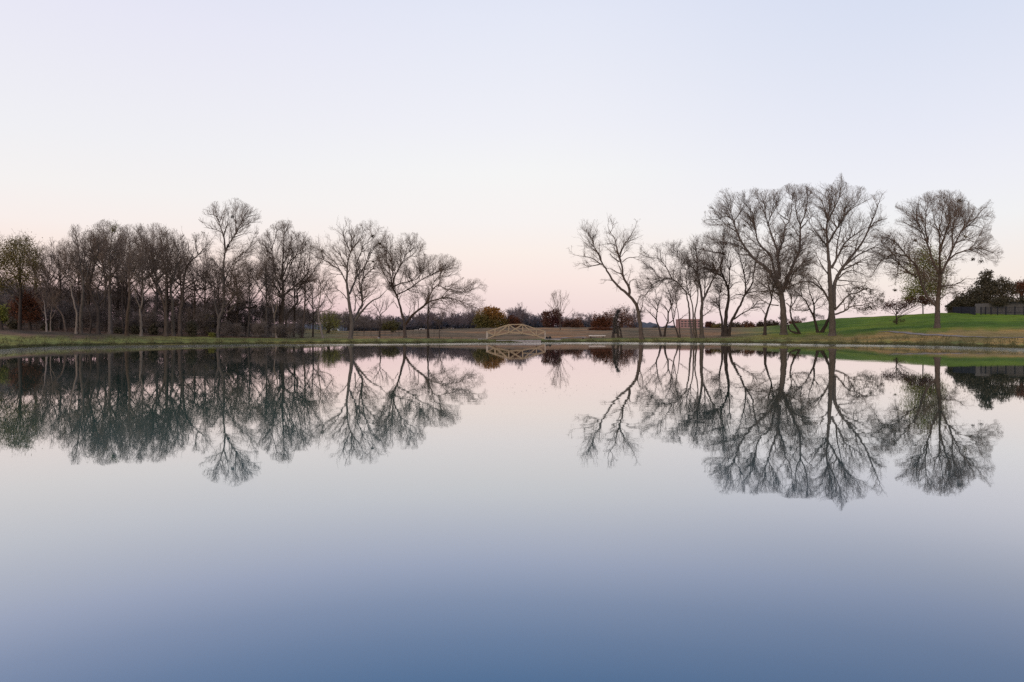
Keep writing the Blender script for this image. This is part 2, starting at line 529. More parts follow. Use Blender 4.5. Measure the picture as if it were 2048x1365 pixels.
# ---------------------------------------------------------------- water
def build_water():
    gx, gy = np.arange(-150, 151, 1.5), np.concatenate([np.arange(-12, 40, 2.0), np.arange(40, 122, 1.0)])
    X, Y = np.meshgrid(gx, gy, indexing='ij')
    V = np.stack([X, Y, np.zeros_like(X)], axis=-1).reshape(-1, 3)
    n, m = X.shape
    idx = np.arange(n * m).reshape(n, m)
    q = np.stack([idx[:-1, :-1], idx[1:, :-1], idx[1:, 1:], idx[:-1, 1:]], axis=-1).reshape(-1, 4)
    U = np.clip(CX + F * X / np.maximum(Y, 8), -900, 3000)
    off = _cols(U)[0] - Y                          # metres out from the far bank
    # wind-ruffled belt under the far bank
    w0 = 20 + 3 * np.sin(U * .006) + 1.5 * np.sin(U * .021)
    ruf = 1 - np.clip((off - .30 * w0) / (w0 * .75), 0, 1)
    ruf = ruf * ruf * (3 - 2 * ruf)
    m_ = bpy.data.materials.new('water')
    m_.use_nodes = True
    nt = m_.node_tree
    nt.nodes.clear()
    out = nt.nodes.new('ShaderNodeOutputMaterial')
    gl = nt.nodes.new('ShaderNodeBsdfGlossy')
    gl.inputs['Roughness'].default_value = 0.018
    gl.inputs['Color'].default_value = (1, .965, .965, 1)
    df = nt.nodes.new('ShaderNodeBsdfDiffuse')
    lw = nt.nodes.new('ShaderNodeLayerWeight')
    lw.inputs['Blend'].default_value = 0.5
    # share of mirrored light against the angle (1 - sine of the grazing angle)
    curve = [(1 - .80, .03), (1 - .60, .05), (1 - .456, .10), (1 - .41, .165), (1 - .365, .25), (1 - .304, .415), (1 - .238, .57),
             (1 - .17, .70), (1 - .10, .83), (1 - .04, .94), (1.0, 1.0)]
    rp = ramp(nt, [(p, g1(v)) for p, v in curve])
    nt.links.new(lw.outputs['Facing'], rp.inputs[0])
    geo = nt.nodes.new('ShaderNodeNewGeometry')
    # the water's own colour: deep blue looking down, grey teal at a slant; left-right falloff of the sky reflection painted in
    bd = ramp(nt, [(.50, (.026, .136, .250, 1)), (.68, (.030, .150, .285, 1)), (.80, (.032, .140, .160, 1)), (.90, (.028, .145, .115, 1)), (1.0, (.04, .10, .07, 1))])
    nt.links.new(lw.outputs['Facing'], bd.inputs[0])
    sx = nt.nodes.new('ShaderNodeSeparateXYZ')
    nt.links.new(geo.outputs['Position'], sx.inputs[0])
    refl_side = maprange(nt, -5.0, 5.0, sx.outputs['X'])
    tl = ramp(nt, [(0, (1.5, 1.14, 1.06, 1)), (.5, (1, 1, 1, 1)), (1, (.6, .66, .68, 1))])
    nt.links.new(refl_side.outputs[0], tl.inputs[0])
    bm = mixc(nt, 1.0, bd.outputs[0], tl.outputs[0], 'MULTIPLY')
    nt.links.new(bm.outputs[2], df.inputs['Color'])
    # two scales of faint ripples
    mp = nt.nodes.new('ShaderNodeMapping')
    mp.inputs['Scale'].default_value = (.8, 1.6, 1)
    nt.links.new(geo.outputs['Position'], mp.inputs[0])
    nz = nt.nodes.new('ShaderNodeTexNoise')
    nz.inputs['Scale'].default_value = .7
    nz.inputs['Detail'].default_value = 2.5
    nt.links.new(mp.outputs[0], nz.inputs['Vector'])
    bp = nt.nodes.new('ShaderNodeBump')
    bp.inputs['Strength'].default_value = 1.0
    bp.inputs['Distance'].default_value = .0022
    nt.links.new(nz.outputs[0], bp.inputs['Height'])
    nt.links.new(bp.outputs[0], gl.inputs['Normal'])
    mp3 = nt.nodes.new('ShaderNodeMapping')            # patches of breeze between glassy water
    mp3.inputs['Scale'].default_value = (.05, .12, 1)
    nt.links.new(geo.outputs['Position'], mp3.inputs[0])
    nz3 = nt.nodes.new('ShaderNodeTexNoise')
    nz3.inputs['Scale'].default_value = 1.0
    nz3.inputs['Detail'].default_value = 3
    nt.links.new(mp3.outputs[0], nz3.inputs['Vector'])
    br = ramp(nt, [(.45, g1(.0007)), (.68, g1(.0030))])
    nt.links.new(nz3.outputs[0], br.inputs[0])
    nt.links.new(br.outputs[0], bp.inputs['Distance'])
    # ruffled belt: rougher mirror
    g2 = nt.nodes.new('ShaderNodeBsdfGlossy')
    g2.inputs['Roughness'].default_value = .14
    g2.inputs['Color'].default_value = (.93, .93, .91, 1)
    at = nt.nodes.new('ShaderNodeAttribute')
    at.attribute_name = 'ruffle'
    mp2 = nt.nodes.new('ShaderNodeMapping')
    mp2.inputs['Scale'].default_value = (.035, .16, 1)
    nt.links.new(geo.outputs['Position'], mp2.inputs[0])
    nz2 = nt.nodes.new('ShaderNodeTexNoise')
    nz2.inputs['Scale'].default_value = 1.0
    nz2.inputs['Detail'].default_value = 4
    nt.links.new(mp2.outputs[0], nz2.inputs['Vector'])
    rr2 = ramp(nt, [(.3, g1(.55)), (.6, g1(1))])
    nt.links.new(nz2.outputs[0], rr2.inputs[0])
    mu = nt.nodes.new('ShaderNodeMath')
    mu.operation = 'MULTIPLY'
    nt.links.new(at.outputs['Fac'], mu.inputs[0])
    nt.links.new(rr2.outputs[0], mu.inputs[1])
    mg = nt.nodes.new('ShaderNodeMixShader')
    nt.links.new(mu.outputs[0], mg.inputs[0])
    nt.links.new(gl.outputs[0], mg.inputs[1])
    nt.links.new(g2.outputs[0], mg.inputs[2])
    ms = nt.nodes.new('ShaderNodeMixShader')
    # dimmer sky reflection painted in towards the right of the near water
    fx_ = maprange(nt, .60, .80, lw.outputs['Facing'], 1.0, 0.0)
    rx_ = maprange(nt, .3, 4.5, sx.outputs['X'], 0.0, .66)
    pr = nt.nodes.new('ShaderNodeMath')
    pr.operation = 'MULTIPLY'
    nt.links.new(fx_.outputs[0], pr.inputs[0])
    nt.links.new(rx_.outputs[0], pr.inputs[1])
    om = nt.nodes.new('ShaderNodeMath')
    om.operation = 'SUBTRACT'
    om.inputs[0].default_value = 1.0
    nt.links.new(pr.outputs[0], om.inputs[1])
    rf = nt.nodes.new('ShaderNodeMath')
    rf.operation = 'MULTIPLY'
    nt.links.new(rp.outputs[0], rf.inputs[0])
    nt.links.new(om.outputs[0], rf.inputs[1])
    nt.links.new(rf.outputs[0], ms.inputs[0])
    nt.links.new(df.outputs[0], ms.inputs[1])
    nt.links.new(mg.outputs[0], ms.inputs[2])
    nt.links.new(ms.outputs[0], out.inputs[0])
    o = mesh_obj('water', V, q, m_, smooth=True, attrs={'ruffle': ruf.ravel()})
    tag(o, 'still pond mirroring the dusk sky and the trees', None, kind='structure')


build_water()


# ---------------------------------------------------------------- trees
def inside(poly, x, y):
    poly = np.asarray(poly, float)
    r = np.zeros(x.shape, bool)
    j = len(poly) - 1
    for i in range(len(poly)):
        xi, yi = poly[i]
        xj, yj = poly[j]
        c = ((yi > y) != (yj > y)) & (x < (xj - xi) * (y - yi) / (yj - yi + 1e-12) + xi)
        r ^= c
        j = i
    return r


def to_px(X):
    return CX + F * X[..., 0] / X[..., 1], HY - F * (X[..., 2] - EYE) / X[..., 1]


def spawn(Pp, Rp, n, tmin, lrel, lcap, ang, up, out, K, rng, clip, centre, rk, rtip, wig=.16, lmin=.15, droop=0.0, dens=None):
    """children of every branch in Pp (N,K,3); returns their polylines and radii"""
    N, K0, _ = Pp.shape
    plen = np.linalg.norm(np.diff(Pp, axis=1), axis=2).sum(1)
    lam = n * (plen if dens is None else dens)
    cnt = rng.poisson(lam)
    idx = np.repeat(np.arange(N), cnt)
    if len(idx) == 0:
        return np.zeros((0, K, 3)), np.zeros((0, K))
    C = len(idx)
    t = tmin[idx] + (1 - tmin[idx]) * rng.random(C) ** .85 if isinstance(tmin, np.ndarray) else tmin + (1 - tmin) * rng.random(C) ** .85
    f = t * (K0 - 1)
    i = np.minimum(f.astype(int), K0 - 2)
    w = (f - i)[:, None]
    A, B = Pp[idx, i], Pp[idx, i + 1]
    p0 = A * (1 - w) + B * w
    r0 = Rp[idx, i] * (1 - w[:, 0]) + Rp[idx, i + 1] * w[:, 0]
    T = B - A
    T /= np.linalg.norm(T, axis=1, keepdims=True) + 1e-9
    v = rng.normal(size=(C, 3))
    v -= (v * T).sum(1, keepdims=True) * T
    v /= np.linalg.norm(v, axis=1, keepdims=True) + 1e-9
    a = np.radians(ang * (0.65 + .7 * rng.random(C)))[:, None]
    d = np.cos(a) * T + np.sin(a) * v
    o = p0 - centre
    o /= np.linalg.norm(o, axis=1, keepdims=True) + 1e-9
    d = d + out * o + np.array([0, 0, up])
    d /= np.linalg.norm(d, axis=1, keepdims=True) + 1e-9
    L = np.minimum(lrel * plen[idx], lcap) * (1.05 - .5 * t) * (.55 + .8 * rng.random(C))
    L = np.maximum(L, lmin)
    pts = [p0]
    for k in range(1, K):
        pts.append(pts[-1] + d * (L / (K - 1))[:, None])
        d = d + rng.normal(0, wig, (C, 3)) + np.array([0, 0, up * .25 - droop])
        d /= np.linalg.norm(d, axis=1, keepdims=True) + 1e-9
    Q = np.stack(pts, axis=1)
    keep = np.ones(C, bool)
    if clip is not None:
        x, y = to_px(Q[:, -1])
        bad = ~inside(clip, x, y)
        Q[bad] = Q[bad, :1] + (Q[bad] - Q[bad, :1]) * rng.uniform(.3, .8, (bad.sum(), 1, 1))
        x, y = to_px(Q[:, -1])
        bad = ~inside(clip, x, y)
        keep = ~bad | (rng.random(C) < .22)
    L = np.linalg.norm(np.diff(Q, axis=1), axis=2).sum(1)
    rs = np.minimum(r0 * .72, rk * L ** .9)
    rs = np.maximum(rs, rtip * 1.15)
    R = rs[:, None] + (rtip - rs)[:, None] * np.linspace(0, 1, K)[None, :] ** .8
    return Q[keep], R[keep]


def limbs_to_world(spec, D, rng):
    """traced limbs (photo pixels) -> 3-D polylines that leave the picture plane at their forks"""
    Z = ZOOM[spec['z']]
    done = []            # list of (px polyline, depth offsets, radii)
    out3, outR, tmins = [], [], []
    wide = spec.get('depth', .55)
    for li, (w0, w1, pts) in enumerate(spec['limbs']):
        pp = np.array([(Z[0] + x / Z[2], Z[1] + y / Z[2]) for x, y in pts])
        seg = np.linalg.norm(np.diff(pp, axis=0), axis=1).sum()
        n = max(6, int(seg / 5))
        q = resample(pp, n)
        if n > 4:
            q[1:-1] += rng.normal(0, .35, q[1:-1].shape)
        d0 = 0.0
        if li and done:
            best = 1e9
            for (qq, dd) in done:
                e = np.linalg.norm(qq - q[0], axis=1)
                k = int(np.argmin(e))
                if e[k] < best:
                    best, d0 = e[k], dd[k]
            if best > 14:
                d0 = rng.uniform(-.5, .5)
        s = np.linspace(0, 1, n)
        slope = 0 if li == 0 and not spec.get('multi') else rng.uniform(-1, 1) * wide * seg / F * D
        bend = rng.normal(0, .12) * seg / F * D
        dd = d0 + slope * s + bend * np.sin(s * np.pi)
        done.append((q, dd))
        X = np.array([P(a, b, D + c) for (a, b), c in zip(q, dd)])
        r0 = w0 / Z[2] / F * D / 2 * spec.get('thick', 1.0)
        r1 = max(.012, w1 / Z[2] / F * D / 2 * (.36 if w1 < 9 else .8))
        R = r0 + (r1 - r0) * s ** .85
        out3.append(X)
        outR.append(R)
    return out3, outR


def resample_k(B, k):
    f = np.linspace(0, B.shape[1] - 1, k)
    i = np.minimum(f.astype(int), B.shape[1] - 2)
    w = (f - i)[None, :, None]
    return B[:, i] * (1 - w) + B[:, i + 1] * w


def resample_r(R, k):
    return resample_k(R[:, :, None], k)[:, :, 0]


def twigs_for(Lp, Lr, tm, clip, centre, spec, rng):
    """three generations of branches on the limbs"""
    d = spec.get('dens', 1.0)
    up, out = spec.get('up', .25), spec.get('out', .35)
    r = spec.get('twig_r', .0066)
    droop = spec.get('droop', 0)
    k = spec.get('len', 1.0)
    b2, r2 = spawn(Lp, Lr, 2.0 * d, tm, .55, 4.0 * k, 50, up * .8, out, 8, rng, clip, centre, .020, .009, lmin=.8, wig=.16)
    b3, r3 = spawn(b2, r2, 3.3 * d ** .5, .1, .62, 2.0 * k, 44, up * .6, out * .7, 6, rng, clip, centre, .013, r, lmin=.4, wig=.2)
    src = np.concatenate([b3])
    srr = np.concatenate([r3])
    b4, r4 = spawn(src, srr, spec.get('n4', 4.6) * d ** .5, .1, .65, 1.05 * k, 42, up * .4, out * .5, 4, rng, clip, centre, .012, r * .85, wig=.2, lmin=.25, droop=droop)
    # twigs straight off the limbs and boughs
    b5, r5 = spawn(Lp, Lr, 2.6 * d, tm, .2, 1.1 * k, 60, up, .2, 5, rng, clip, centre, .012, r, lmin=.3, droop=droop * .5)
    b6, r6 = spawn(b5, r5, 4.5, .2, .6, .7 * k, 45, up * .6, .2, 4, rng, clip, centre, .012, r * .85, lmin=.2, droop=droop)
    for pol, dn in spec.get('suckers', []):          # water shoots crowding one part of the crown
        s2, q2 = spawn(Lp, Lr, dn, 0.0, .5, 2.0, 60, up, .3, 6, rng, clip, centre, .014, r, lmin=.7, wig=.2)
        x, y = to_px(s2[:, 0])
        k_ = inside(pol, x, y)
        s2, q2 = s2[k_], q2[k_]
        s3, q3 = spawn(s2, q2, 5.0, .1, .6, .9, 45, up, .3, 4, rng, clip, centre, .012, r, lmin=.3, wig=.2)
        b5, r5 = (np.concatenate([b5, resample_k(s2, 5)]), np.concatenate([r5, resample_r(q2, 5)]))
        b6, r6 = np.concatenate([b6, s3]), np.concatenate([r6, q3])
    parts = [tubes(b2, r2, 4), tubes(b3, r3, 3), tubes(b4, r4, 3), tubes(b5, r5, 3), tubes(b6, r6, 3)]
    tips = np.concatenate([b4[:, -1], b6[:, -1]])
    return parts, tips


def leaf_quads(C, size, rng, tint=None):
    n = len(C)
    a = rng.normal(size=(n, 3))
    a /= np.linalg.norm(a, axis=1, keepdims=True)
    b = rng.normal(size=(n, 3))
    b -= (a * b).sum(1, keepdims=True) * a
    b /= np.linalg.norm(b, axis=1, keepdims=True)
    s = size * (.6 + .8 * rng.random((n, 1)))
    V = np.stack([C - a * s * .5, C + b * s * .35, C + a * s * .5, C - b * s * .35], axis=1).reshape(-1, 3)
    q = np.arange(n * 4).reshape(n, 4)
    t = rng.random(n) if tint is None else tint
    return V, q, np.repeat(t, 4)


def bare_tree(spec):
    rng = np.random.default_rng(spec.get('seed', 1))
    Z = ZOOM[spec['z']]
    bx, by = spec['limbs'][0][2][0]
    bpx, bpy_ = Z[0] + bx / Z[2], Z[1] + by / Z[2]
    D = spec.get('D') or ground_D(bpx, bpy_)
    clip = np.array([(Z[0] + x / Z[2], Z[1] + y / Z[2]) for x, y in spec['crown']])
    cc = clip.mean(axis=0)
    rr_ = np.linalg.norm(clip - cc, axis=1, keepdims=True)
    clip = cc + (clip - cc) * (1 + 7.0 / rr_)          # the traced outline follows the visible mass; the finest twigs pass it a little
    spec = dict(spec, suckers=[([(Z[0] + x / Z[2], Z[1] + y / Z[2]) for x, y in pl], dn) for pl, dn in spec.get('suckers', [])])
    L3, LR = limbs_to_world(spec, D, rng)
    base = np.array([L3[0][0][0], L3[0][0][1], float(gz(bpx, D))])
    root = thing(spec.get('name', 'bare_tree'), base, spec['label'], 'tree', spec.get('group', 'bare trees along the bank'))
    parts = []
    for i, (X, R) in enumerate(zip(L3, LR)):
        stem = spec.get('stems', 1) > i
        if stem:                                     # root flare, set into the turf
            zb = float(gz(CX + F * X[0][0] / X[0][1], X[0][1]))
            X = np.vstack([[X[0][0], X[0][1], min(X[0][2], zb) - .25], X])
            R = np.r_[R[0] * 1.5, R]
            R[1] *= 1.25
        parts.append(tubes(X[None], R[None], 9 if R[0] > .08 else 6))
    V, q = merge(parts)
    mesh_obj('trunk', V, q, M[spec.get('bark', 'bark')], root, smooth=True)
    cen = np.mean([P(x, y, D) for x, y in clip], axis=0)
    cen[2] -= 1.5
    # a few boughs towards and away from the viewer so the crown has depth
    K = 12
    Lp = np.stack([resample(X, K) for X in L3])
    Lr = np.stack([np.interp(np.linspace(0, 1, K), np.linspace(0, 1, len(R)), R) for R in LR])
    tm = np.full(len(Lp), .12)
    tm[:spec.get('stems', 1)] = spec.get('tmin', .45)
    eb, er = spawn(Lp, np.maximum(Lr, .02), .22 * spec.get('dens', 1), np.maximum(tm, .3), .6, 4.0, 50, .25, .2, K, rng, clip, cen, .018, .012, lmin=1.5, wig=.14)
    cp = []
    if len(eb):
        cp.append(tubes(eb, er, 5))
        Lp = np.concatenate([Lp, eb])
        Lr = np.concatenate([Lr, er])
        tm = np.concatenate([tm, np.full(len(eb), .15)])
    tp, tips = twigs_for(Lp, Lr, tm, clip, cen, spec, rng)
    V, q = merge(cp + tp)
    mesh_obj('crown', V, q, M[spec.get('twig', 'twig')], root)
    if spec.get('leaves'):
        n, mat, size = spec['leaves'][:3]
        cand = tips
        if len(spec['leaves']) > 3:                  # leaves hang only in part of the crown
            pol = [(Z[0] + x / Z[2], Z[1] + y / Z[2]) for x, y in spec['leaves'][3]]
            x, y = to_px(tips)
            cand = tips[inside(pol, x, y)]
        if len(cand):
            C = cand[rng.integers(0, len(cand), n)] + rng.normal(0, .12, (n, 3))
            V, q, t = leaf_quads(C, size, rng)
            mesh_obj('foliage', V, q, M[mat], root, attrs={'tint': t})
    for (x, y, s, mat) in spec.get('clumps', []):
        c = P(Z[0] + x / Z[2], Z[1] + y / Z[2], D + rng.uniform(-.4, .4))
        C = c + rng.normal(0, s * .75, (90, 3)) * np.array([1, 1, .8])
        V, q, t = leaf_quads(C, .14, rng)
        mesh_obj('mistletoe', V, q, M[mat], root, attrs={'tint': t})
    return root


ZOOM = {'A': (0, 440, 5.25), 'B': (200, 440, 5.25), 'C': (390, 400, 4.708), 'D': (600, 430, 5.25), 'E': (740, 460, 5.933),
        'F': (1130, 420, 5.055), 'G': (1280, 460, 5.933), 'H': (1400, 360, 4.136), 'I': (1580, 340, 3.9), 'J': (1720, 370, 3.9), 'P': (0, 0, 1)}

TREES = []


def T(**k):
    k['seed'] = 100 + len(TREES)
    TREES.append(k)


# ---- right bank ----
T(z='F', label='slender forked bare tree leaning left at the water edge, first right of the bridge', dens=.62, out=.3, twig='twig', bark='bark', len=1.0, twig_r=.0058, tmin=.62,
  limbs=[(46, 5, [(775, 1310), (758, 1150), (735, 1010), (700, 930), (640, 860), (540, 775), (480, 710), (410, 590), (365, 520), (335, 440), (290, 370), (270, 290), (235, 240), (195, 150)]),
         (30, 5, [(645, 862), (655, 815), (630, 750), (590, 680), (575, 560), (545, 480), (520, 380), (500, 290), (440, 195), (440, 100)]),
         (18, 4, [(565, 540), (560, 450), (590, 370), (640, 300), (690, 210), (720, 150), (740, 100)]),
         (13, 3, [(560, 440), (600, 350), (635, 265)]),
         (14, 8, [(585, 655), (520, 630), (470, 600), (412, 595)]),
         (13, 3, [(370, 548), (290, 565), (230, 575), (170, 540), (110, 550)]),
         (11, 3, [(352, 545), (290, 500), (240, 480), (130, 465), (40, 440)]),
         (14, 9, [(550, 525), (500, 490), (455, 450)]),
         (10, 3, [(485, 717), (420, 710), (360, 700)]),
         (7, 3, [(525, 768), (520, 830)]), (7, 3, [(520, 755), (550, 735), (555, 705)]),
         (10, 3, [(345, 470), (345, 380), (340, 310)]),
         (10, 3, [(580, 530), (640, 485), (720, 480), (840, 480)]),
         (9, 3, [(650, 775), (660, 720), (710, 700), (740, 770), (790, 795)]),
         (12, 4, [(758, 1040), (785, 960), (780, 880), (770, 850)]),
         (10, 4, [(738, 990), (740, 920), (770, 855), (800, 872), (840, 925), (880, 975)]),
         (9, 3, [(530, 400), (500, 352), (450, 345), (380, 350)]),
         (8, 3, [(270, 300), (300, 260), (330, 200)]), (8, 3, [(460, 230), (480, 190), (490, 120)])],
  crown=[(20, 430), (80, 330), (110, 210), (190, 110), (300, 120), (420, 55), (520, 110), (580, 240), (660, 130), (740, 70), (790, 150), (770, 300), (740, 400), (880, 470), (780, 560), (720, 660), (800, 800), (860, 900), (800, 1000), (640, 820), (560, 850), (470, 800), (330, 720), (300, 600), (100, 610)])

T(z='G', label='small twisted bare tree with a broken top, right of the leaning forked tree', dens=.8, twig='twig_dark', bark='bark_dark', len=.7,
  limbs=[(28, 8, [(250, 1268), (225, 1160), (198, 1080), (205, 950), (230, 860), (248, 800)]),
         (15, 4, [(197, 1072), (140, 1010), (60, 930), (35, 900)]),
         (11, 3, [(212, 975), (150, 900), (90, 810), (50, 780), (10, 780)]),
         (12, 3, [(207, 900), (170, 835), (110, 830)]), (10, 3, [(235, 850), (190, 790), (180, 720)]), (10, 3, [(70, 770), (110, 720), (140, 660)])],
  crown=[(-20, 930), (-10, 720), (90, 640), (180, 700), (270, 720), (290, 850), (260, 960), (150, 1020), (60, 980)])
T(z='G', label='crooked small bare tree slanting right, beside the tree with the broken top', dens=.85, twig='twig_dark', bark='bark_dark', len=.7,
  limbs=[(28, 6, [(288, 1268), (302, 1170), (330, 1090), (337, 980), (362, 930), (390, 850), (350, 760), (330, 700), (285, 620)]),
         (13, 3, [(335, 990), (310, 920), (262, 890), (200, 840)]),
         (9, 3, [(320, 1080), (280, 1000), (230, 975)]),
         (13, 4, [(340, 1110), (400, 1060), (420, 950), (440, 850), (420, 760), (450, 690)]),
         (10, 3, [(375, 880), (330, 800), (260, 760)])],
  crown=[(180, 820), (250, 600), (380, 560), (470, 620), (480, 800), (460, 960), (380, 1060), (240, 1030)])
T(z='G', label='pair of very thin dark crossing stems, left of the thick grey trunk cluster', dens=.9, twig='twig_dark', bark='bark_dark', len=.7, stems=2, multi=True,
  limbs=[(20, 5, [(457, 1280), (412, 1130), (380, 980), (370, 850), (360, 780), (400, 640)]),
         (15, 5, [(477, 1275), (462, 1080), (440, 930), (420, 850), (440, 700), (452, 630)]),
         (10, 3, [(470, 1062), (530, 1020), (570, 985)]), (8, 3, [(372, 900), (340, 820), (300, 760)])],
  crown=[(280, 780), (330, 600), (460, 560), (520, 700), (500, 860), (580, 980), (520, 1040), (420, 1000), (350, 960)])
T(z='G', label='cluster of upright trunks with one long bare limb arching far out to the left', dens=.95, twig='twig_dark', bark='bark_grey', stems=4, multi=True, depth=.3, tmin=.45, D=109,
  limbs=[(28, 6, [(615, 1275), (592, 1100), (577, 900), (555, 790), (540, 730), (470, 650), (380, 580), (300, 580), (220, 610), (150, 650), (80, 700), (0, 695), (-40, 688)]),
         (24, 5, [(640, 1272), (630, 1000), (615, 870), (565, 700), (548, 560), (550, 470), (480, 452), (400, 480)]),
         (22, 5, [(668, 1272), (652, 1000), (680, 850), (690, 700), (675, 520), (610, 440), (500, 370), (430, 310), (375, 265)]),
         (54, 6, [(735, 1278), (727, 1000), (738, 850), (718, 700), (690, 560), (678, 400), (670, 250), (650, 170)]),
         (16, 4, [(378, 578), (330, 480), (270, 390), (220, 340), (130, 330), (30, 312)]),
         (10, 3, [(235, 605), (190, 520), (130, 440), (40, 400)]), (9, 3, [(142, 655), (80, 560), (10, 500)]), (10, 3, [(150, 650), (110, 720), (70, 770), (20, 780)]),
         (11, 3, [(548, 770), (500, 740), (470, 690)]),
         (30, 6, [(742, 840), (800, 730), (870, 580), (930, 470), (1000, 330), (1005, 240)]),
         (15, 4, [(765, 780), (770, 600), (760, 450), (720, 372), (680, 390)]),
         (11, 3, [(895, 530), (830, 480), (765, 450)]),
         (12, 3, [(745, 1025), (830, 965), (870, 900), (890, 860)]), (7, 3, [(830, 962), (790, 930), (750, 922)]),
         (11, 3, [(600, 830), (600, 600), (570, 450), (548, 330)]), (10, 3, [(690, 560), (740, 400), (770, 250)]), (10, 3, [(678, 400), (620, 300), (600, 200)]),
         (9, 3, [(260, 390), (240, 300), (235, 200)]), (9, 3, [(440, 320), (450, 220), (480, 150)])],
  crown=[(-60, 690), (-30, 480), (0, 290), (60, 160), (130, 120), (250, 200), (350, 130), (440, 160), (520, 90), (620, 30), (740, 90), (830, 150), (930, 250), (1010, 230), (1000, 480), (900, 900), (760, 1010), (560, 960), (480, 870), (480, 760), (300, 660), (150, 740), (60, 800), (-40, 760)])

T(z='H', label='dark bare tree of three stems fanning from the ground, left of the biggest crown', dens=.95, twig='twig_dark', bark='bark_dark', stems=3, multi=True, depth=.35, tmin=.4,
  leaves=(500, 'leaf_brown', .13),
  limbs=[(24, 5, [(186, 1293), (181, 1180), (166, 1080), (157, 1000), (168, 900), (195, 830)]),
         (40, 6, [(212, 1293), (214, 1120), (235, 1000), (230, 900), (200, 820), (130, 760), (50, 700), (0, 690)]),
         (28, 6, [(238, 1293), (260, 1170), (310, 1080), (370, 950), (375, 850), (355, 740), (330, 640), (318, 540)]),
         (16, 5, [(202, 822), (172, 740), (190, 620), (202, 500), (196, 410)]),
         (15, 4, [(235, 930), (245, 780), (225, 680), (215, 600)]),
         (16, 4, [(372, 955), (430, 860), (442, 780), (460, 690), (490, 580), (520, 480)]),
         (10, 3, [(365, 955), (300, 950), (240, 990)]),
         (11, 3, [(395, 935), (480, 920), (540, 930), (600, 890)]),
         (13, 3, [(278, 1155), (360, 1100), (430, 1060), (490, 1000), (560, 970)]),
         (7, 3, [(430, 1060), (500, 1060), (530, 1110), (542, 1130)]),
         (9, 3, [(240, 905), (290, 850), (345, 845)]),
         (10, 3, [(160, 1050), (120, 1010), (80, 980)]),
         (14, 4, [(203, 612), (150, 605), (80, 590), (0, 572), (-40, 560)]),
         (12, 4, [(150, 780), (110, 700), (100, 600)])],
  crown=[(-60, 560), (0, 480), (100, 420), (200, 370), (300, 440), (350, 580), (480, 540), (540, 600), (520, 780), (600, 900), (560, 980), (480, 1080), (360, 1120), (280, 1100), (80, 1000), (20, 900), (-20, 740)])

T(z='H', label='short dark leaning trunk with a small crown, just left of the stoutest trunk', dens=.8, twig='twig_dark', bark='bark_dark', len=.7,
  limbs=[(30, 7, [(535, 1285), (541, 1150), (560, 1080), (588, 1000), (600, 920), (605, 820)]),
         (8, 3, [(548, 1120), (510, 1070), (470, 1045)]), (14, 4, [(592, 980), (560, 830), (540, 700)]), (12, 4, [(602, 920), (640, 800), (650, 700)])],
  crown=[(440, 1060), (440, 900), (480, 700), (560, 600), (680, 650), (700, 850), (640, 1050), (500, 1110)])

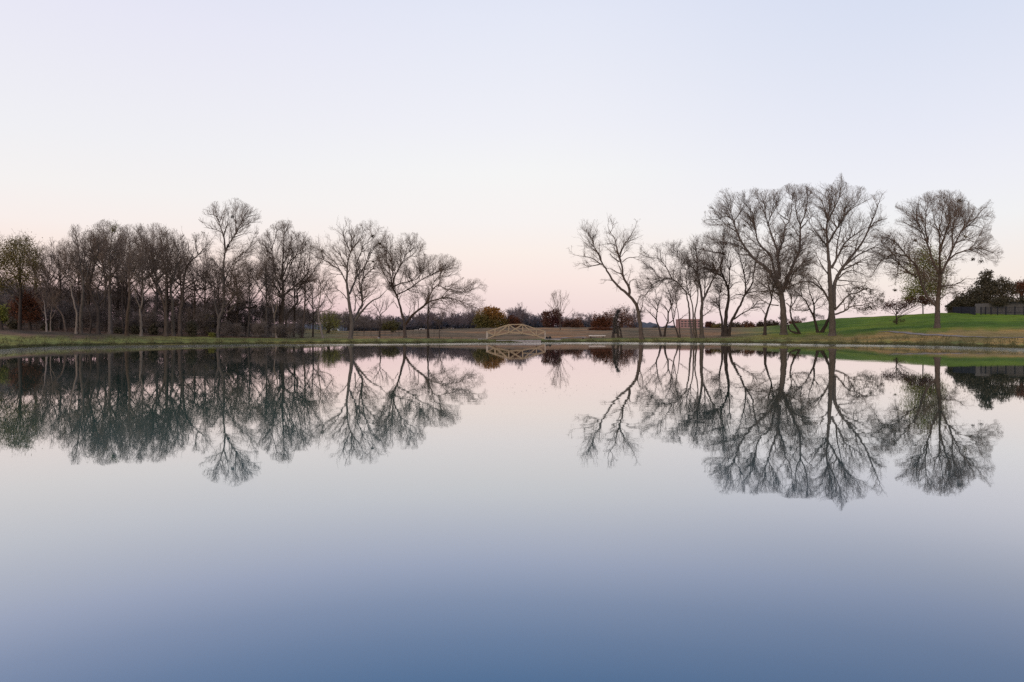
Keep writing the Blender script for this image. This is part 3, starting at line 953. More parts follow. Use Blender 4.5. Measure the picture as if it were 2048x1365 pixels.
T(z='H', label='biggest bare tree, stoutest grey trunk under a wide tangled crown of curving boughs', dens=1.0, twig='twig_grey', bark='bark_grey', depth=.5, tmin=.55,
  leaves=(900, 'leaf_brown', .14, [(500, 640), (800, 560), (960, 700), (940, 900), (760, 1000), (540, 960)]),
  limbs=[(58, 44, [(692, 1282), (692, 1150), (682, 1020), (668, 930), (650, 850)]),
         (36, 5, [(660, 900), (600, 800), (540, 720), (480, 680), (400, 600), (340, 510), (300, 420), (270, 320), (230, 200), (210, 105)]),
         (11, 3, [(290, 350), (220, 300), (150, 325), (40, 330)]), (10, 3, [(300, 430), (240, 390), (180, 340), (110, 230)]), (10, 3, [(283, 345), (330, 270), (370, 200), (430, 130)]),
         (13, 3, [(395, 590), (310, 540), (220, 518), (140, 520), (70, 540)]),
         (24, 5, [(645, 850), (600, 700), (580, 620), (490, 530), (460, 430), (440, 300), (400, 230), (335, 160)]),
         (10, 3, [(580, 625), (520, 570), (420, 490), (330, 400)]), (10, 3, [(455, 400), (420, 330), (340, 290)]),
         (28, 5, [(655, 820), (640, 600), (590, 450), (550, 320), (530, 200), (495, 100)]),
         (12, 3, [(560, 380), (600, 250), (640, 180), (660, 100)]), (10, 3, [(545, 300), (500, 200), (440, 100)]),
         (22, 5, [(662, 800), (650, 620), (690, 500), (700, 400), (740, 330), (760, 200), (770, 80)]),
         (10, 3, [(735, 335), (690, 310), (640, 270), (640, 200)]), (10, 4, [(655, 475), (700, 460), (770, 452)]),
         (36, 5, [(685, 920), (740, 780), (790, 660), (820, 590), (830, 480), (830, 380), (870, 280), (890, 150), (880, 50)]),
         (11, 3, [(830, 480), (790, 420), (738, 345)]), (12, 3, [(835, 400), (890, 340), (945, 280)]), (11, 3, [(832, 380), (800, 300), (790, 180), (820, 80)]),
         (14, 3, [(715, 900), (800, 860), (880, 840), (950, 860)]), (14, 3, [(735, 870), (780, 760), (860, 680), (920, 560)]),
         (12, 3, [(650, 950), (560, 900), (480, 840), (420, 800)]), (10, 3, [(650, 1040), (580, 1030), (520, 1000), (460, 960), (380, 960)]),
         (9, 3, [(715, 1020), (780, 1080), (850, 1070), (900, 1090)]), (14, 3, [(660, 900), (610, 880), (540, 760), (520, 660)]), (14, 3, [(700, 880), (720, 740), (730, 620)])],
  crown=[(20, 330), (90, 220), (160, 110), (240, 80), (330, 120), (420, 75), (500, 95), (560, 100), (640, 100), (720, 50), (800, 60), (880, 35), (950, 120), (980, 300), (950, 600), (960, 860), (920, 1100), (760, 1090), (640, 1050), (520, 1010), (360, 970), (440, 860), (400, 700), (300, 560), (60, 550)],
  suckers=[([(520, 640), (800, 560), (900, 640), (940, 860), (800, 960), (600, 960), (500, 800)], 9)],
  clumps=[(245, 370, .22, 'leaf_brown'), (365, 380, .2, 'leaf_brown'), (750, 452, .22, 'leaf_brown')])

T(z='H', label='low trunk sprawling on the grass, at the right foot of the stoutest trunk', dens=.7, twig='twig_dark', bark='bark_dark', len=.7, stems=2, multi=True,
  limbs=[(22, 8, [(822, 1275), (772, 1180), (747, 1100), (755, 1000), (750, 880)]),
         (18, 10, [(805, 1272), (745, 1245), (722, 1180)]), (10, 3, [(750, 1060), (800, 980), (830, 900)]), (9, 3, [(752, 960), (710, 900), (700, 820)])],
  crown=[(680, 800), (860, 820), (900, 1000), (830, 1080), (720, 1080)])
T(z='I', label='small dark two-stemmed tree behind the straight tall trunk, before the green slope', dens=.8, twig='twig_dark', bark='bark_dark', len=.75, stems=2, multi=True,
  limbs=[(24, 6, [(216, 1270), (186, 1150), (150, 1080), (120, 1020), (60, 960), (10, 930)]),
         (30, 10, [(248, 1268), (280, 1205), (305, 1150), (312, 1060), (310, 960)]),
         (10, 3, [(150, 1090), (90, 1100), (15, 1090)]), (15, 4, [(187, 1130), (185, 1040), (150, 940), (130, 840)]), (9, 3, [(185, 1050), (230, 1000), (290, 1020)]),
         (9, 3, [(90, 990), (80, 900), (100, 820)])],
  crown=[(-20, 900), (60, 790), (160, 750), (260, 800), (320, 900), (320, 1050), (200, 1130), (20, 1120)])

T(z='I', label='tallest bare tree of all, straight trunk, dark leaves on its low right boughs', dens=.82, twig='twig_grey', bark='bark_grey', depth=.5, tmin=.5,
  leaves=(1500, 'leaf_brown', .17, [(440, 930), (560, 900), (730, 960), (730, 1090), (560, 1100), (470, 1040)]),
  limbs=[(54, 6, [(330, 1295), (328, 1150), (318, 1000), (310, 850), (298, 650), (286, 500), (290, 400), (310, 300), (345, 190)]),
         (36, 5, [(340, 1080), (345, 920), (370, 830), (430, 740), (500, 650), (560, 570), (620, 450), (660, 350), (700, 240), (725, 180)]),
         (18, 4, [(300, 570), (340, 500), (390, 420), (440, 340), (520, 250), (560, 180)]),
         (20, 4, [(325, 770), (370, 680), (430, 570), (490, 520), (600, 450), (730, 430)]),
         (13, 3, [(360, 690), (370, 580), (400, 430), (430, 300), (440, 180)]),
         (15, 3, [(285, 590), (230, 520), (170, 440), (120, 370)]), (10, 3, [(288, 470), (220, 470), (130, 500)]), (11, 3, [(288, 380), (240, 230), (165, 170)]),
         (14, 3, [(300, 390), (370, 250), (390, 170), (402, 75)]), (10, 3, [(310, 310), (330, 220), (320, 140)]),
         (16, 3, [(440, 735), (540, 660), (640, 610), (760, 560)]), (13, 3, [(400, 785), (500, 740), (600, 700), (700, 670)]),
         (13, 3, [(365, 860), (450, 790), (540, 800), (600, 840)]), (10, 3, [(380, 860), (480, 870), (590, 880)]),
         (16, 4, [(348, 1095), (400, 1040), (450, 980), (520, 960), (600, 930), (700, 940)]),
         (15, 4, [(352, 1128), (430, 1100), (490, 1060), (560, 1060), (620, 1040), (700, 1080)]),
         (20, 4, [(315, 1040), (270, 960), (220, 910), (150, 870), (60, 890)]),
         (12, 3, [(305, 830), (240, 730), (200, 650), (160, 600)]), (11, 3, [(265, 945), (200, 850), (120, 800)]),
         (10, 3, [(510, 630), (530, 540), (560, 440)]), (10, 3, [(620, 450), (680, 400), (760, 380)]), (9, 3, [(430, 730), (480, 640), (480, 560)])],
  crown=[(90, 380), (150, 150), (240, 100), (330, 140), (370, 80), (402, 30), (440, 120), (480, 140), (570, 150), (625, 220), (690, 160), (750, 200), (790, 380), (810, 560), (700, 700), (740, 930), (720, 1090), (600, 1110), (380, 1130), (200, 1030), (50, 900), (150, 640)])

T(z='J', label='lone bare tree with a broad umbrella crown on the green slope before the fence', group='bare trees along the bank', dens=1.05, twig='twig', bark='bark', depth=.5, tmin=.6, n4=5.0, droop=.05,
  limbs=[(44, 30, [(602, 1118), (605, 960), (618, 800), (625, 690)]),
         (25, 5, [(598, 945), (545, 900), (490, 800), (460, 700), (430, 620), (350, 540), (280, 450), (180, 400), (100, 405)]),
         (15, 3, [(445, 720), (360, 670), (280, 590), (200, 570), (110, 600)]), (11, 3, [(385, 565), (330, 545), (260, 540), (180, 590), (95, 640)]),
         (20, 4, [(618, 700), (570, 600), (540, 500), (500, 400), (450, 300), (400, 240), (325, 185)]),
         (14, 3, [(530, 450), (510, 330), (520, 200), (540, 100)]), (11, 3, [(480, 370), (420, 330), (320, 290)]), (11, 3, [(450, 300), (440, 220), (450, 140)]),
         (20, 4, [(625, 690), (620, 560), (620, 400), (580, 280), (560, 150)]),
         (16, 3, [(620, 500), (660, 400), (700, 280), (690, 180), (700, 90)]), (11, 3, [(610, 370), (640, 250), (640, 120)]),
         (20, 4, [(632, 690), (690, 580), (740, 460), (790, 360), (850, 290), (930, 250), (1010, 240)]),
         (11, 3, [(720, 500), (730, 300), (790, 200), (800, 90)]), (11, 3, [(800, 350), (870, 300), (950, 200), (1015, 140)]),
         (15, 3, [(680, 600), (740, 545), (840, 510), (940, 500), (1040, 530), (1085, 580)]), (10, 3, [(750, 450), (850, 430), (950, 490)]), (9, 3, [(830, 320), (900, 320), (980, 350)]),
         (12, 3, [(630, 790), (720, 780), (780, 760), (830, 735), (890, 742)]), (9, 3, [(625, 890), (700, 840), (760, 870)]),
         (10, 3, [(590, 930), (560, 850), (520, 760), (480, 680)]), (9, 3, [(170, 580), (120, 660), (90, 720)]), (9, 3, [(300, 610), (290, 690), (270, 780)])],
  crown=[(60, 400), (180, 350), (280, 370), (275, 260), (300, 150), (400, 120), (540, 70), (640, 60), (780, 60), (840, 150), (900, 200), (1010, 110), (1040, 260), (990, 380), (1080, 470), (1120, 580), (1000, 660), (880, 600), (780, 700), (900, 750), (780, 870), (640, 910), (480, 730), (400, 610), (280, 800), (80, 720)],
  clumps=[(778, 127, .26, 'leaf_dark'), (825, 405, .22, 'leaf_olive'), (940, 600, .3, 'leaf_brown'), (880, 580, .18, 'leaf_brown'), (272, 822, .14, 'leaf_brown'), (430, 435, .15, 'leaf_brown')])

# ---- left bank, from the bridge leftwards ----
T(z='E', label='bare tree with a heavy bough sweeping low right, first tree left of the bridge', dens=1.0, twig='twig', bark='bark', depth=.45, tmin=.55, out=.45, len=1.05,
  limbs=[(44, 14, [(418, 1282), (407, 1100), (377, 980), (342, 870), (312, 770), (265, 690), (235, 620)]),
         (14, 4, [(240, 640), (180, 540), (140, 460), (105, 330)]),
         (18, 4, [(265, 695), (258, 600), (220, 450), (190, 330), (200, 200), (180, 100)]), (22, 4, [(268, 690), (290, 570), (340, 460), (400, 360), (430, 250), (470, 90)]),
         (12, 3, [(275, 620), (260, 420), (240, 230), (260, 110)]), (17, 3, [(270, 695), (330, 650), (450, 620), (560, 580), (640, 490), (700, 390)]),
         (17, 3, [(320, 770), (430, 720), (520, 660), (600, 600), (720, 540), (860, 470), (1045, 400)]), (9, 3, [(500, 600), (600, 500), (690, 380)]),
         (10, 3, [(400, 370), (470, 320), (560, 310), (600, 250), (690, 225)]), (9, 3, [(430, 290), (520, 220), (650, 205)]), (8, 3, [(450, 200), (500, 130), (560, 80)]),
         (9, 3, [(430, 715), (540, 670), (680, 660), (760, 640)]),
         (32, 6, [(425, 1120), (480, 1040), (560, 960), (650, 890), (700, 800), (740, 720), (800, 655), (870, 690), (960, 730), (1100, 755)]),
         (17, 3, [(685, 860), (780, 830), (900, 810), (1030, 830), (1150, 880), (1300, 940)]), (13, 3, [(860, 690), (1000, 720), (1120, 740), (1240, 700), (1330, 640)]),
         (10, 3, [(740, 720), (760, 620), (830, 530), (860, 430), (880, 340)]), (8, 3, [(1090, 748), (1180, 690), (1235, 610)]), (10, 3, [(665, 870), (690, 820), (675, 760), (640, 755)]),
         (10, 3, [(335, 930), (280, 850), (235, 895)]), (9, 3, [(450, 1040), (480, 920), (470, 850), (490, 780)]), (8, 3, [(1000, 820), (1100, 900), (1180, 950)]),
         (9, 3, [(760, 620), (850, 560), (980, 540), (1080, 480)]), (9, 3, [(860, 690), (950, 660), (1050, 600)]), (8, 3, [(840, 820), (900, 900), (1000, 960)])],
  crown=[(90, 320), (40, 180), (150, 70), (320, 70), (470, 60), (580, 75), (690, 220), (640, 320), (730, 330), (880, 300), (1070, 390), (1010, 500), (1090, 570), (1240, 560), (1370, 660), (1330, 900), (1200, 980), (1000, 980), (700, 960), (640, 760), (490, 900), (330, 760), (180, 640), (120, 480)])
T(z='E', label='thin straight dark stem with drooping twigs, under the low sweeping bough', dens=.8, twig='twig', bark='bark_dark', len=.8,
  limbs=[(28, 10, [(690, 1282), (685, 1130), (690, 1000), (690, 900), (682, 820), (700, 740)]), (11, 3, [(690, 945), (740, 920), (860, 940), (940, 980), (1010, 1010)]), (10, 3, [(692, 930), (760, 880), (860, 870)]), (8, 3, [(690, 880), (640, 800), (620, 760)])],
  crown=[(590, 760), (700, 700), (880, 840), (1040, 1010), (1000, 1040), (820, 980), (720, 960), (600, 880)])
T(z='E', label='knee-high thin sapling in the brown grass left of the bridge', dens=1.2, twig='twig_dark', bark='bark_dark', len=.6, D=112, name='sapling',
  limbs=[(10, 4, [(825, 1280), (825, 1180), (850, 1050), (872, 980)]), (6, 3, [(826, 1180), (800, 1100), (790, 1020)]), (5, 3, [(826, 1200), (860, 1180), (880, 1150)])],
  crown=[(770, 1180), (770, 1000), (870, 940), (910, 1080), (890, 1200)])
T(z='E', label='crooked dark tree of bent limbs behind the wide open crown, before the blue tree line', dens=.7, twig='twig_dark', bark='bark_dark', len=.8, D=114,
  limbs=[(22, 7, [(110, 1282), (122, 1130), (118, 1000), (90, 940), (50, 890), (40, 840)]), (9, 3, [(120, 1010), (200, 940), (240, 880), (290, 850)]), (9, 3, [(120, 1050), (70, 1000), (0, 990)]), (8, 3, [(115, 990), (150, 900), (150, 820)])],
  crown=[(-40, 1000), (0, 830), (140, 780), (320, 820), (260, 960), (140, 1040)])

T(z='D', label='large open-crowned bare tree with a second trunk slanting right from its base', dens=.78, twig='twig', bark='bark_grey', depth=.5, tmin=.55, stems=1,
  limbs=[(50, 8, [(528, 1302), (545, 1150), (527, 1000), (507, 850), (491, 700), (496, 560), (511, 450), (535, 380), (541, 260), (547, 160)]),
         (30, 8, [(555, 1140), (620, 1000), (655, 920), (645, 790), (660, 680), (720, 600), (780, 560), (855, 515)]),
         (24, 4, [(520, 830), (560, 740), (600, 650), (660, 570), (720, 470), (780, 340), (855, 280)]),
         (18, 4, [(652, 905), (630, 760), (610, 640), (570, 500), (540, 410)]),
         (30, 7, [(575, 1115), (660, 1000), (750, 910), (830, 870), (900, 800), (945, 760)]),
         (15, 3, [(488, 720), (450, 640), (410, 560), (360, 490), (270, 430), (240, 365)]), (15, 3, [(425, 590), (330, 520), (200, 450), (100, 395)]),
         (13, 3, [(495, 560), (460, 490), (430, 440), (360, 360), (300, 315)]), (10, 3, [(503, 445), (440, 380), (400, 340)]),
         (13, 3, [(527, 390), (490, 310), (460, 240), (440, 170), (380, 100)]), (8, 3, [(460, 225), (455, 95)]), (12, 3, [(537, 375), (600, 300), (650, 220), (665, 100)]),
         (13, 3, [(590, 520), (640, 400), (670, 320), (760, 260), (835, 110)]), (14, 3, [(662, 640), (700, 480), (740, 380), (865, 285)]),
         (11, 3, [(500, 890), (440, 820), (360, 770), (250, 790), (210, 768)]), (8, 3, [(440, 628), (350, 620), (285, 600)]), (9, 3, [(585, 860), (620, 820), (720, 770), (825, 735)]),
         (14, 4, [(575, 1010), (582, 880), (560, 780), (540, 740)]), (12, 3, [(640, 990), (690, 900), (690, 860)]), (9, 3, [(544, 250), (520, 170), (520, 90)]),
         (9, 3, [(250, 465), (210, 350), (190, 250)]), (10, 3, [(730, 600), (800, 600), (900, 640)]), (10, 3, [(750, 400), (830, 400), (930, 360)])],
  crown=[(80, 390), (180, 250), (200, 180), (330, 70), (420, 40), (520, 50), (570, 150), (660, 80), (860, 70), (920, 180), (980, 300), (920, 500), (960, 640), (830, 760), (700, 820), (640, 900), (480, 900), (200, 800), (280, 600), (190, 450)],
  clumps=[(763, 222, .2, 'leaf_brown'), (838, 305, .14, 'leaf_brown'), (232, 380, .2, 'leaf_brown'), (765, 490, .13, 'leaf_brown')])
T(z='D', label='thin pale tree with a zigzag stem, in front of the rounded yellow-green bush', dens=.6, twig='twig_tan', bark='bark_pale', len=.8, D=107, group='thin trees between the big ones',
  limbs=[(22, 4, [(238, 1282), (216, 1180), (192, 1050), (206, 900), (216, 760), (190, 650), (150, 590)]), (11, 3, [(202, 1020), (290, 1000), (335, 960), (342, 880), (372, 835)]), (10, 3, [(335, 930), (280, 850), (240, 770), (180, 660)]), (9, 3, [(185, 1020), (150, 950), (110, 890), (35, 890)])],
  crown=[(80, 760), (110, 560), (260, 590), (420, 820), (340, 1010), (180, 1040), (20, 920)])
T(z='C', label='thin upright brown stem between the dense tree and the pale zigzag tree', dens=.7, twig='twig', bark='bark', len=.8, D=108, group='thin trees between the big ones',
  limbs=[(26, 4, [(1008, 1292), (1030, 1100), (1035, 950), (1036, 800), (1030, 600), (1025, 480)]), (10, 3, [(1038, 1000), (1080, 950), (1130, 1000)]), (10, 3, [(1036, 960), (1100, 880), (1112, 760)]), (9, 3, [(1036, 860), (990, 760), (960, 680)])],
  crown=[(930, 700), (980, 430), (1090, 430), (1150, 700), (1140, 1010), (980, 960)])
T(z='C', label='densest dark bare tree on the left bank, many stems rising from one thick double trunk', dens=.8, twig='twig', bark='bark', depth=.5, stems=2, tmin=.4, multi=True,
  leaves=(500, 'leaf_brown', .14),
  limbs=[(46, 6, [(812, 1292), (820, 1100), (830, 900), (822, 700), (832, 500), (842, 300), (836, 225)]),
         (34, 5, [(852, 1292), (862, 1110), (885, 1060), (940, 1000), (970, 945), (960, 870), (1000, 800), (1100, 700), (1175, 570)]),
         (22, 4, [(828, 950), (780, 850), (720, 760), (660, 650), (600, 540)]), (18, 4, [(812, 850), (760, 700), (720, 480), (700, 310)]),
         (20, 4, [(838, 900), (900, 850), (980, 780), (1060, 690), (1080, 560), (1060, 420)]), (10, 3, [(722, 480), (760, 350), (770, 290), (870, 250)]),
         (14, 3, [(905, 850), (1000, 760), (1090, 640)]), (13, 3, [(830, 720), (880, 600), (950, 520), (1000, 400)]), (13, 3, [(828, 800), (770, 640), (660, 500), (620, 420)]), (12, 3, [(835, 600), (900, 450), (910, 320)]),
         (12, 3, [(820, 780), (880, 700), (900, 560), (960, 380)]), (10, 3, [(760, 820), (680, 800), (620, 740)]),
         (13, 3, [(722, 760), (650, 700), (560, 640)]), (12, 3, [(700, 500), (640, 420), (600, 400)]), (13, 3, [(985, 780), (1060, 760), (1130, 760)]), (12, 3, [(930, 820), (960, 700), (1000, 520), (1020, 360)]), (11, 3, [(885, 640), (960, 520), (1080, 450)])],
  suckers=[([(620, 480), (860, 480), (860, 800), (700, 800)], 6)],
  crown=[(540, 640), (560, 470), (670, 310), (780, 220), (910, 210), (930, 330), (1050, 320), (1110, 430), (1190, 550), (1120, 760), (1000, 860), (960, 970), (860, 970), (720, 860), (600, 720)])
T(z='C', label='slim pale forked sapling trunk just left of the thick double trunk', dens=.5, twig='twig_tan', bark='bark_pale', len=.8, group='thin trees between the big ones',
  limbs=[(17, 8, [(768, 1302), (750, 1150), (737, 1050)]), (14, 4, [(740, 1070), (705, 900), (640, 780), (600, 690)]), (13, 4, [(745, 1110), (772, 1000), (780, 850), (765, 690)])],
  crown=[(560, 680), (760, 620), (840, 800), (800, 1000), (690, 1000)])
T(z='C', label='bare tree on a leaning pale trunk, its pale top rising well above the left wood', dens=.85, twig='twig', bark='bark_grey', depth=.45, tmin=.6, len=.9,
  leaves=(500, 'leaf_brown', .14, [(150, 480), (500, 480), (600, 700), (420, 900), (150, 900)]),
  limbs=[(36, 6, [(213, 1298), (225, 1130), (240, 1090), (268, 1000), (270, 850), (270, 700), (272, 580), (290, 480), (312, 430), (350, 370), (400, 290), (440, 200), (485, 110)]),
         (19, 4, [(288, 480), (275, 380), (260, 310), (230, 230), (210, 140), (190, 60)]), (9, 3, [(262, 320), (200, 280), (80, 260)]), (12, 3, [(268, 330), (300, 250), (315, 150), (310, 70)]),
         (10, 3, [(352, 365), (330, 270), (310, 220)]), (11, 3, [(372, 330), (430, 260), (520, 220), (605, 208)]), (9, 3, [(358, 355), (430, 330), (545, 300)]),
         (9, 3, [(388, 300), (382, 180), (375, 40)]), (8, 3, [(435, 210), (500, 160), (595, 138)]), (7, 3, [(212, 160), (160, 140), (95, 140)]),
         (24, 4, [(228, 1120), (195, 1020), (185, 900), (180, 800), (150, 690)]), (18, 4, [(275, 1010), (350, 930), (420, 830), (500, 740), (575, 670)]), (18, 4, [(270, 1040), (310, 1060), (400, 960), (490, 850), (600, 735)]),
         (12, 3, [(270, 780), (330, 650), (400, 540), (520, 450), (560, 320)]), (12, 3, [(270, 700), (200, 600), (130, 540)]), (12, 3, [(270, 840), (330, 760), (360, 640), (440, 520)]), (10, 3, [(350, 930), (370, 800), (460, 640)])],
  crown=[(40, 258), (90, 110), (190, 40), (310, 30), (378, 0), (480, 60), (610, 120), (625, 220), (570, 310), (610, 480), (620, 700), (500, 900), (300, 1070), (170, 1010), (90, 850), (60, 600), (160, 480), (240, 420), (180, 330)],
  suckers=[([(120, 500), (560, 480), (560, 760), (400, 980), (160, 980)], 3.5)],
  clumps=[(310, 434, .2, 'bark_leaf'), (350, 160, .12, 'bark_leaf')])
T(z='C', label='dark tree with long near-horizontal boughs low over the grass, right of the pale-topped tall tree', dens=.75, twig='twig_dark', bark='bark_dark', D=108, tmin=.5,
  limbs=[(26, 7, [(295, 1290), (296, 1180), (320, 1090), (420, 1035), (520, 1015), (640, 1010), (730, 1022)]), (16, 4, [(310, 1110), (350, 1010), (450, 970), (580, 965), (700, 925)]), (15, 4, [(300, 1140), (330, 980), (420, 900), (500, 800)]), (9, 3, [(430, 1030), (520, 1060), (600, 1080)]), (9, 3, [(520, 1015), (600, 980), (660, 900)]), (14, 4, [(300, 1150), (260, 980), (240, 860)])],
  crown=[(200, 820), (330, 780), (520, 760), (720, 880), (760, 1030), (600, 1100), (420, 1090), (300, 1080)])

T(z='B', label='bare tree leaning right into a long bough, next left of the pale-topped tree', dens=0.66, twig='twig', bark='bark', tmin=.55, leaves=(250, 'leaf_brown', .13),
  limbs=[(48, 5, [(842, 1222), (842, 1000), (868, 850), (872, 700), (900, 530), (950, 440), (1030, 370), (1120, 270), (1180, 200)]), (18, 4, [(882, 730), (980, 660), (1100, 600), (1250, 590)]), (12, 3, [(866, 665), (810, 580), (790, 500)]), (10, 3, [(1030, 372), (1000, 250), (1040, 170)]), (13, 3, [(872, 770), (1000, 690), (1130, 700), (1230, 760)]), (12, 3, [(920, 500), (880, 400), (900, 280)]), (10, 3, [(985, 400), (930, 320), (930, 240)]), (12, 3, [(865, 860), (950, 800), (1060, 820)])],
  crown=[(770, 520), (850, 270), (900, 210), (1020, 150), (1200, 170), (1220, 300), (1150, 450), (1270, 580), (1240, 800), (1060, 880), (880, 860)])
T(z='B', label='straight grey bare tree with upswept boughs, second left of the pale-topped tall tree', dens=0.73, twig='twig', bark='bark_grey', tmin=.5, up=.35,
  limbs=[(40, 5, [(772, 1222), (762, 1000), (760, 850), (742, 730), (780, 600), (810, 450), (832, 230)]), (14, 3, [(738, 800), (742, 640), (700, 560), (680, 420)]), (14, 3, [(770, 640), (720, 500), (690, 330), (650, 150)]), (14, 3, [(800, 500), (860, 380), (880, 250)]), (12, 3, [(825, 330), (780, 230), (760, 120)]), (12, 3, [(762, 830), (850, 700), (900, 560)])],
  crown=[(620, 400), (640, 110), (760, 90), (850, 160), (900, 230), (930, 520), (880, 750), (700, 780)])
T(z='B', label='bare tree fanning into many long upward limbs, right of the sharply bent pale trunk', dens=0.76, twig='twig', bark='bark', tmin=.5, up=.35, leaves=(250, 'leaf_brown', .12),
  limbs=[(42, 6, [(692, 1222), (692, 1000), (655, 830), (602, 720), (540, 600), (490, 500), (430, 370), (400, 250)]), (24, 4, [(692, 960), (692, 750), (692, 550), (640, 400), (570, 320), (540, 180)]), (15, 3, [(640, 790), (600, 650), (560, 520), (540, 360), (520, 200)]), (14, 3, [(690, 560), (660, 360), (640, 200), (600, 90)]), (12, 3, [(545, 600), (470, 560), (400, 480), (340, 420)]), (12, 3, [(690, 640), (740, 500), (700, 380), (720, 250)]), (11, 3, [(480, 480), (480, 300), (460, 150)])],
  crown=[(300, 430), (330, 250), (420, 110), (500, 80), (590, 50), (680, 100), (760, 130), (780, 400), (740, 700), (620, 800), (480, 720)])
T(z='B', label='bare tree on a slim pale trunk with a sharp bend halfway up', dens=0.66, twig='twig_grey', bark='bark_pale', tmin=.5,
  limbs=[(30, 6, [(430, 1222), (430, 1050), (422, 950), (446, 850), (440, 700), (402, 600), (350, 555), (320, 450)]), (13, 3, [(424, 940), (370, 780), (410, 600), (420, 450), (410, 250)]), (12, 3, [(442, 780), (480, 640), (470, 520), (500, 380)]), (10, 3, [(405, 610), (460, 500), (440, 330)])],
  crown=[(270, 500), (290, 200), (380, 80), (470, 100), (540, 320), (520, 640), (420, 760), (330, 680)])
T(z='B', label='thick bare tree with a tan foot and steep boughs, right of the mistletoe tree', dens=0.76, twig='twig_grey', bark='bark', tmin=.5, up=.35,
  limbs=[(42, 5, [(282, 1218), (290, 1000), (310, 850), (310, 700), (302, 560), (312, 350), (300, 150)]), (14, 3, [(312, 640), (370, 550), (420, 450), (440, 280), (420, 120)]), (14, 3, [(305, 580), (240, 450), (220, 300), (240, 150)]), (13, 3, [(305, 480), (360, 360), (370, 200)]), (13, 3, [(312, 780), (380, 690), (420, 600)]), (12, 3, [(308, 700), (250, 620), (190, 560)])],
  crown=[(170, 500), (190, 200), (260, 80), (420, 60), (490, 150), (480, 480), (440, 700), (320, 780), (200, 680)])
T(z='B', label='slim dark stem close beside the tan-footed trunk, on its left', dens=0.66, twig='twig', bark='bark_dark', tmin=.5, D=98,
  limbs=[(22, 5, [(245, 1215), (236, 1000), (235, 800), (242, 600), (232, 450), (220, 300), (200, 180)]), (11, 3, [(240, 640), (180, 560), (130, 480)]), (11, 3, [(240, 560), (290, 460), (300, 340)]), (10, 3, [(232, 450), (260, 330), (270, 200)])],
  crown=[(100, 460), (140, 200), (220, 100), (310, 200), (330, 460), (250, 660)])
T(z='A', label='tall dense bare tree with a green mistletoe ball near its top, on the left bank', dens=0.86, twig='twig_grey', bark='bark_grey', tmin=.45, up=.3, leaves=(350, 'leaf_olive', .13),
  limbs=[(46, 6, [(1158, 1197), (1155, 900), (1150, 700), (1160, 600), (1150, 420), (1165, 250), (1190, 90)]), (18, 4, [(1155, 640), (1090, 520), (1060, 380), (1010, 250), (960, 140)]), (18, 4, [(1158, 620), (1230, 500), (1260, 360), (1280, 200)]), (14, 3, [(1152, 480), (1090, 330), (1080, 180), (1090, 60)]), (14, 3, [(1155, 450), (1220, 300), (1240, 120)]), (12, 3, [(1153, 780), (1230, 640), (1290, 560)]), (12, 3, [(1153, 720), (1080, 640), (1010, 560)])],
  crown=[(940, 500), (930, 150), (1000, 60), (1090, 30), (1220, 60), (1300, 120), (1340, 400), (1310, 660), (1160, 760), (1000, 640)],
  clumps=[(1203, 84, .38, 'leaf_yellowgreen'), (1190, 110, .2, 'leaf_yellowgreen')])
T(z='A', label='dark bare tree with a low vee-shaped fork, just left of the mistletoe tree', dens=0.79, twig='twig', bark='bark_dark', tmin=.45, leaves=(350, 'leaf_olive', .13),
  limbs=[(44, 5, [(1030, 1200), (1030, 950), (980, 830), (942, 700), (960, 600), (990, 450), (960, 300), (940, 140)]), (24, 4, [(1032, 960), (1045, 850), (1020, 740), (1060, 640), (1090, 500), (1060, 390), (1070, 220)]), (20, 4, [(1040, 900), (1110, 800), (1150, 640)]), (14, 3, [(960, 600), (900, 470), (880, 330), (900, 180)]), (13, 3, [(985, 450), (1030, 330), (1020, 160)]), (12, 3, [(945, 710), (880, 620), (840, 520)])],
  crown=[(800, 500), (850, 200), (940, 90), (1080, 60), (1140, 250), (1160, 500), (1120, 760), (980, 760), (880, 680)])
T(z='A', label='dark slanting stem left of the vee-forked trunk', dens=0.66, twig='twig_dark', bark='bark_dark', tmin=.5,
  limbs=[(22, 5, [(940, 1195), (958, 1050), (930, 950), (890, 850), (876, 700), (880, 500), (900, 300), (890, 180)]), (11, 3, [(877, 720), (820, 600), (800, 480)]), (11, 3, [(880, 560), (940, 440), (960, 330)])],
  crown=[(750, 480), (820, 180), (930, 120), (990, 320), (960, 560), (860, 740)])
T(z='A', label='broad grey bare trunk with a spiky top, right beside the curved pale trunk', dens=0.73, twig='twig_grey', bark='bark_grey', tmin=.5,
  limbs=[(38, 5, [(850, 1197), (850, 1000), (870, 800), (865, 650), (842, 500), (820, 300), (790, 80)]), (14, 3, [(865, 680), (920, 560), (900, 420)]), (13, 3, [(855, 560), (780, 430), (720, 320)]), (13, 3, [(840, 480), (870, 350), (860, 200)]), (11, 3, [(815, 280), (760, 200), (760, 100)])],
  crown=[(660, 400), (700, 200), (750, 70), (830, 80), (900, 180), (950, 500), (900, 700), (800, 640)])
T(z='A', label='bare tree on a curved pale trunk, left bank near the left edge', dens=0.73, twig='twig', bark='bark_pale', tmin=.55,
  limbs=[(26, 5, [(800, 1197), (806, 1000), (786, 900), (760, 800), (740, 680), (720, 560), (690, 420), (680, 300)]), (13, 3, [(745, 700), (800, 620), (830, 500)]), (13, 3, [(735, 640), (660, 560), (640, 440), (640, 330)]), (11, 3, [(720, 560), (750, 450), (740, 330)])],
  crown=[(560, 500), (570, 300), (680, 200), (800, 280), (860, 500), (800, 680), (680, 640)])
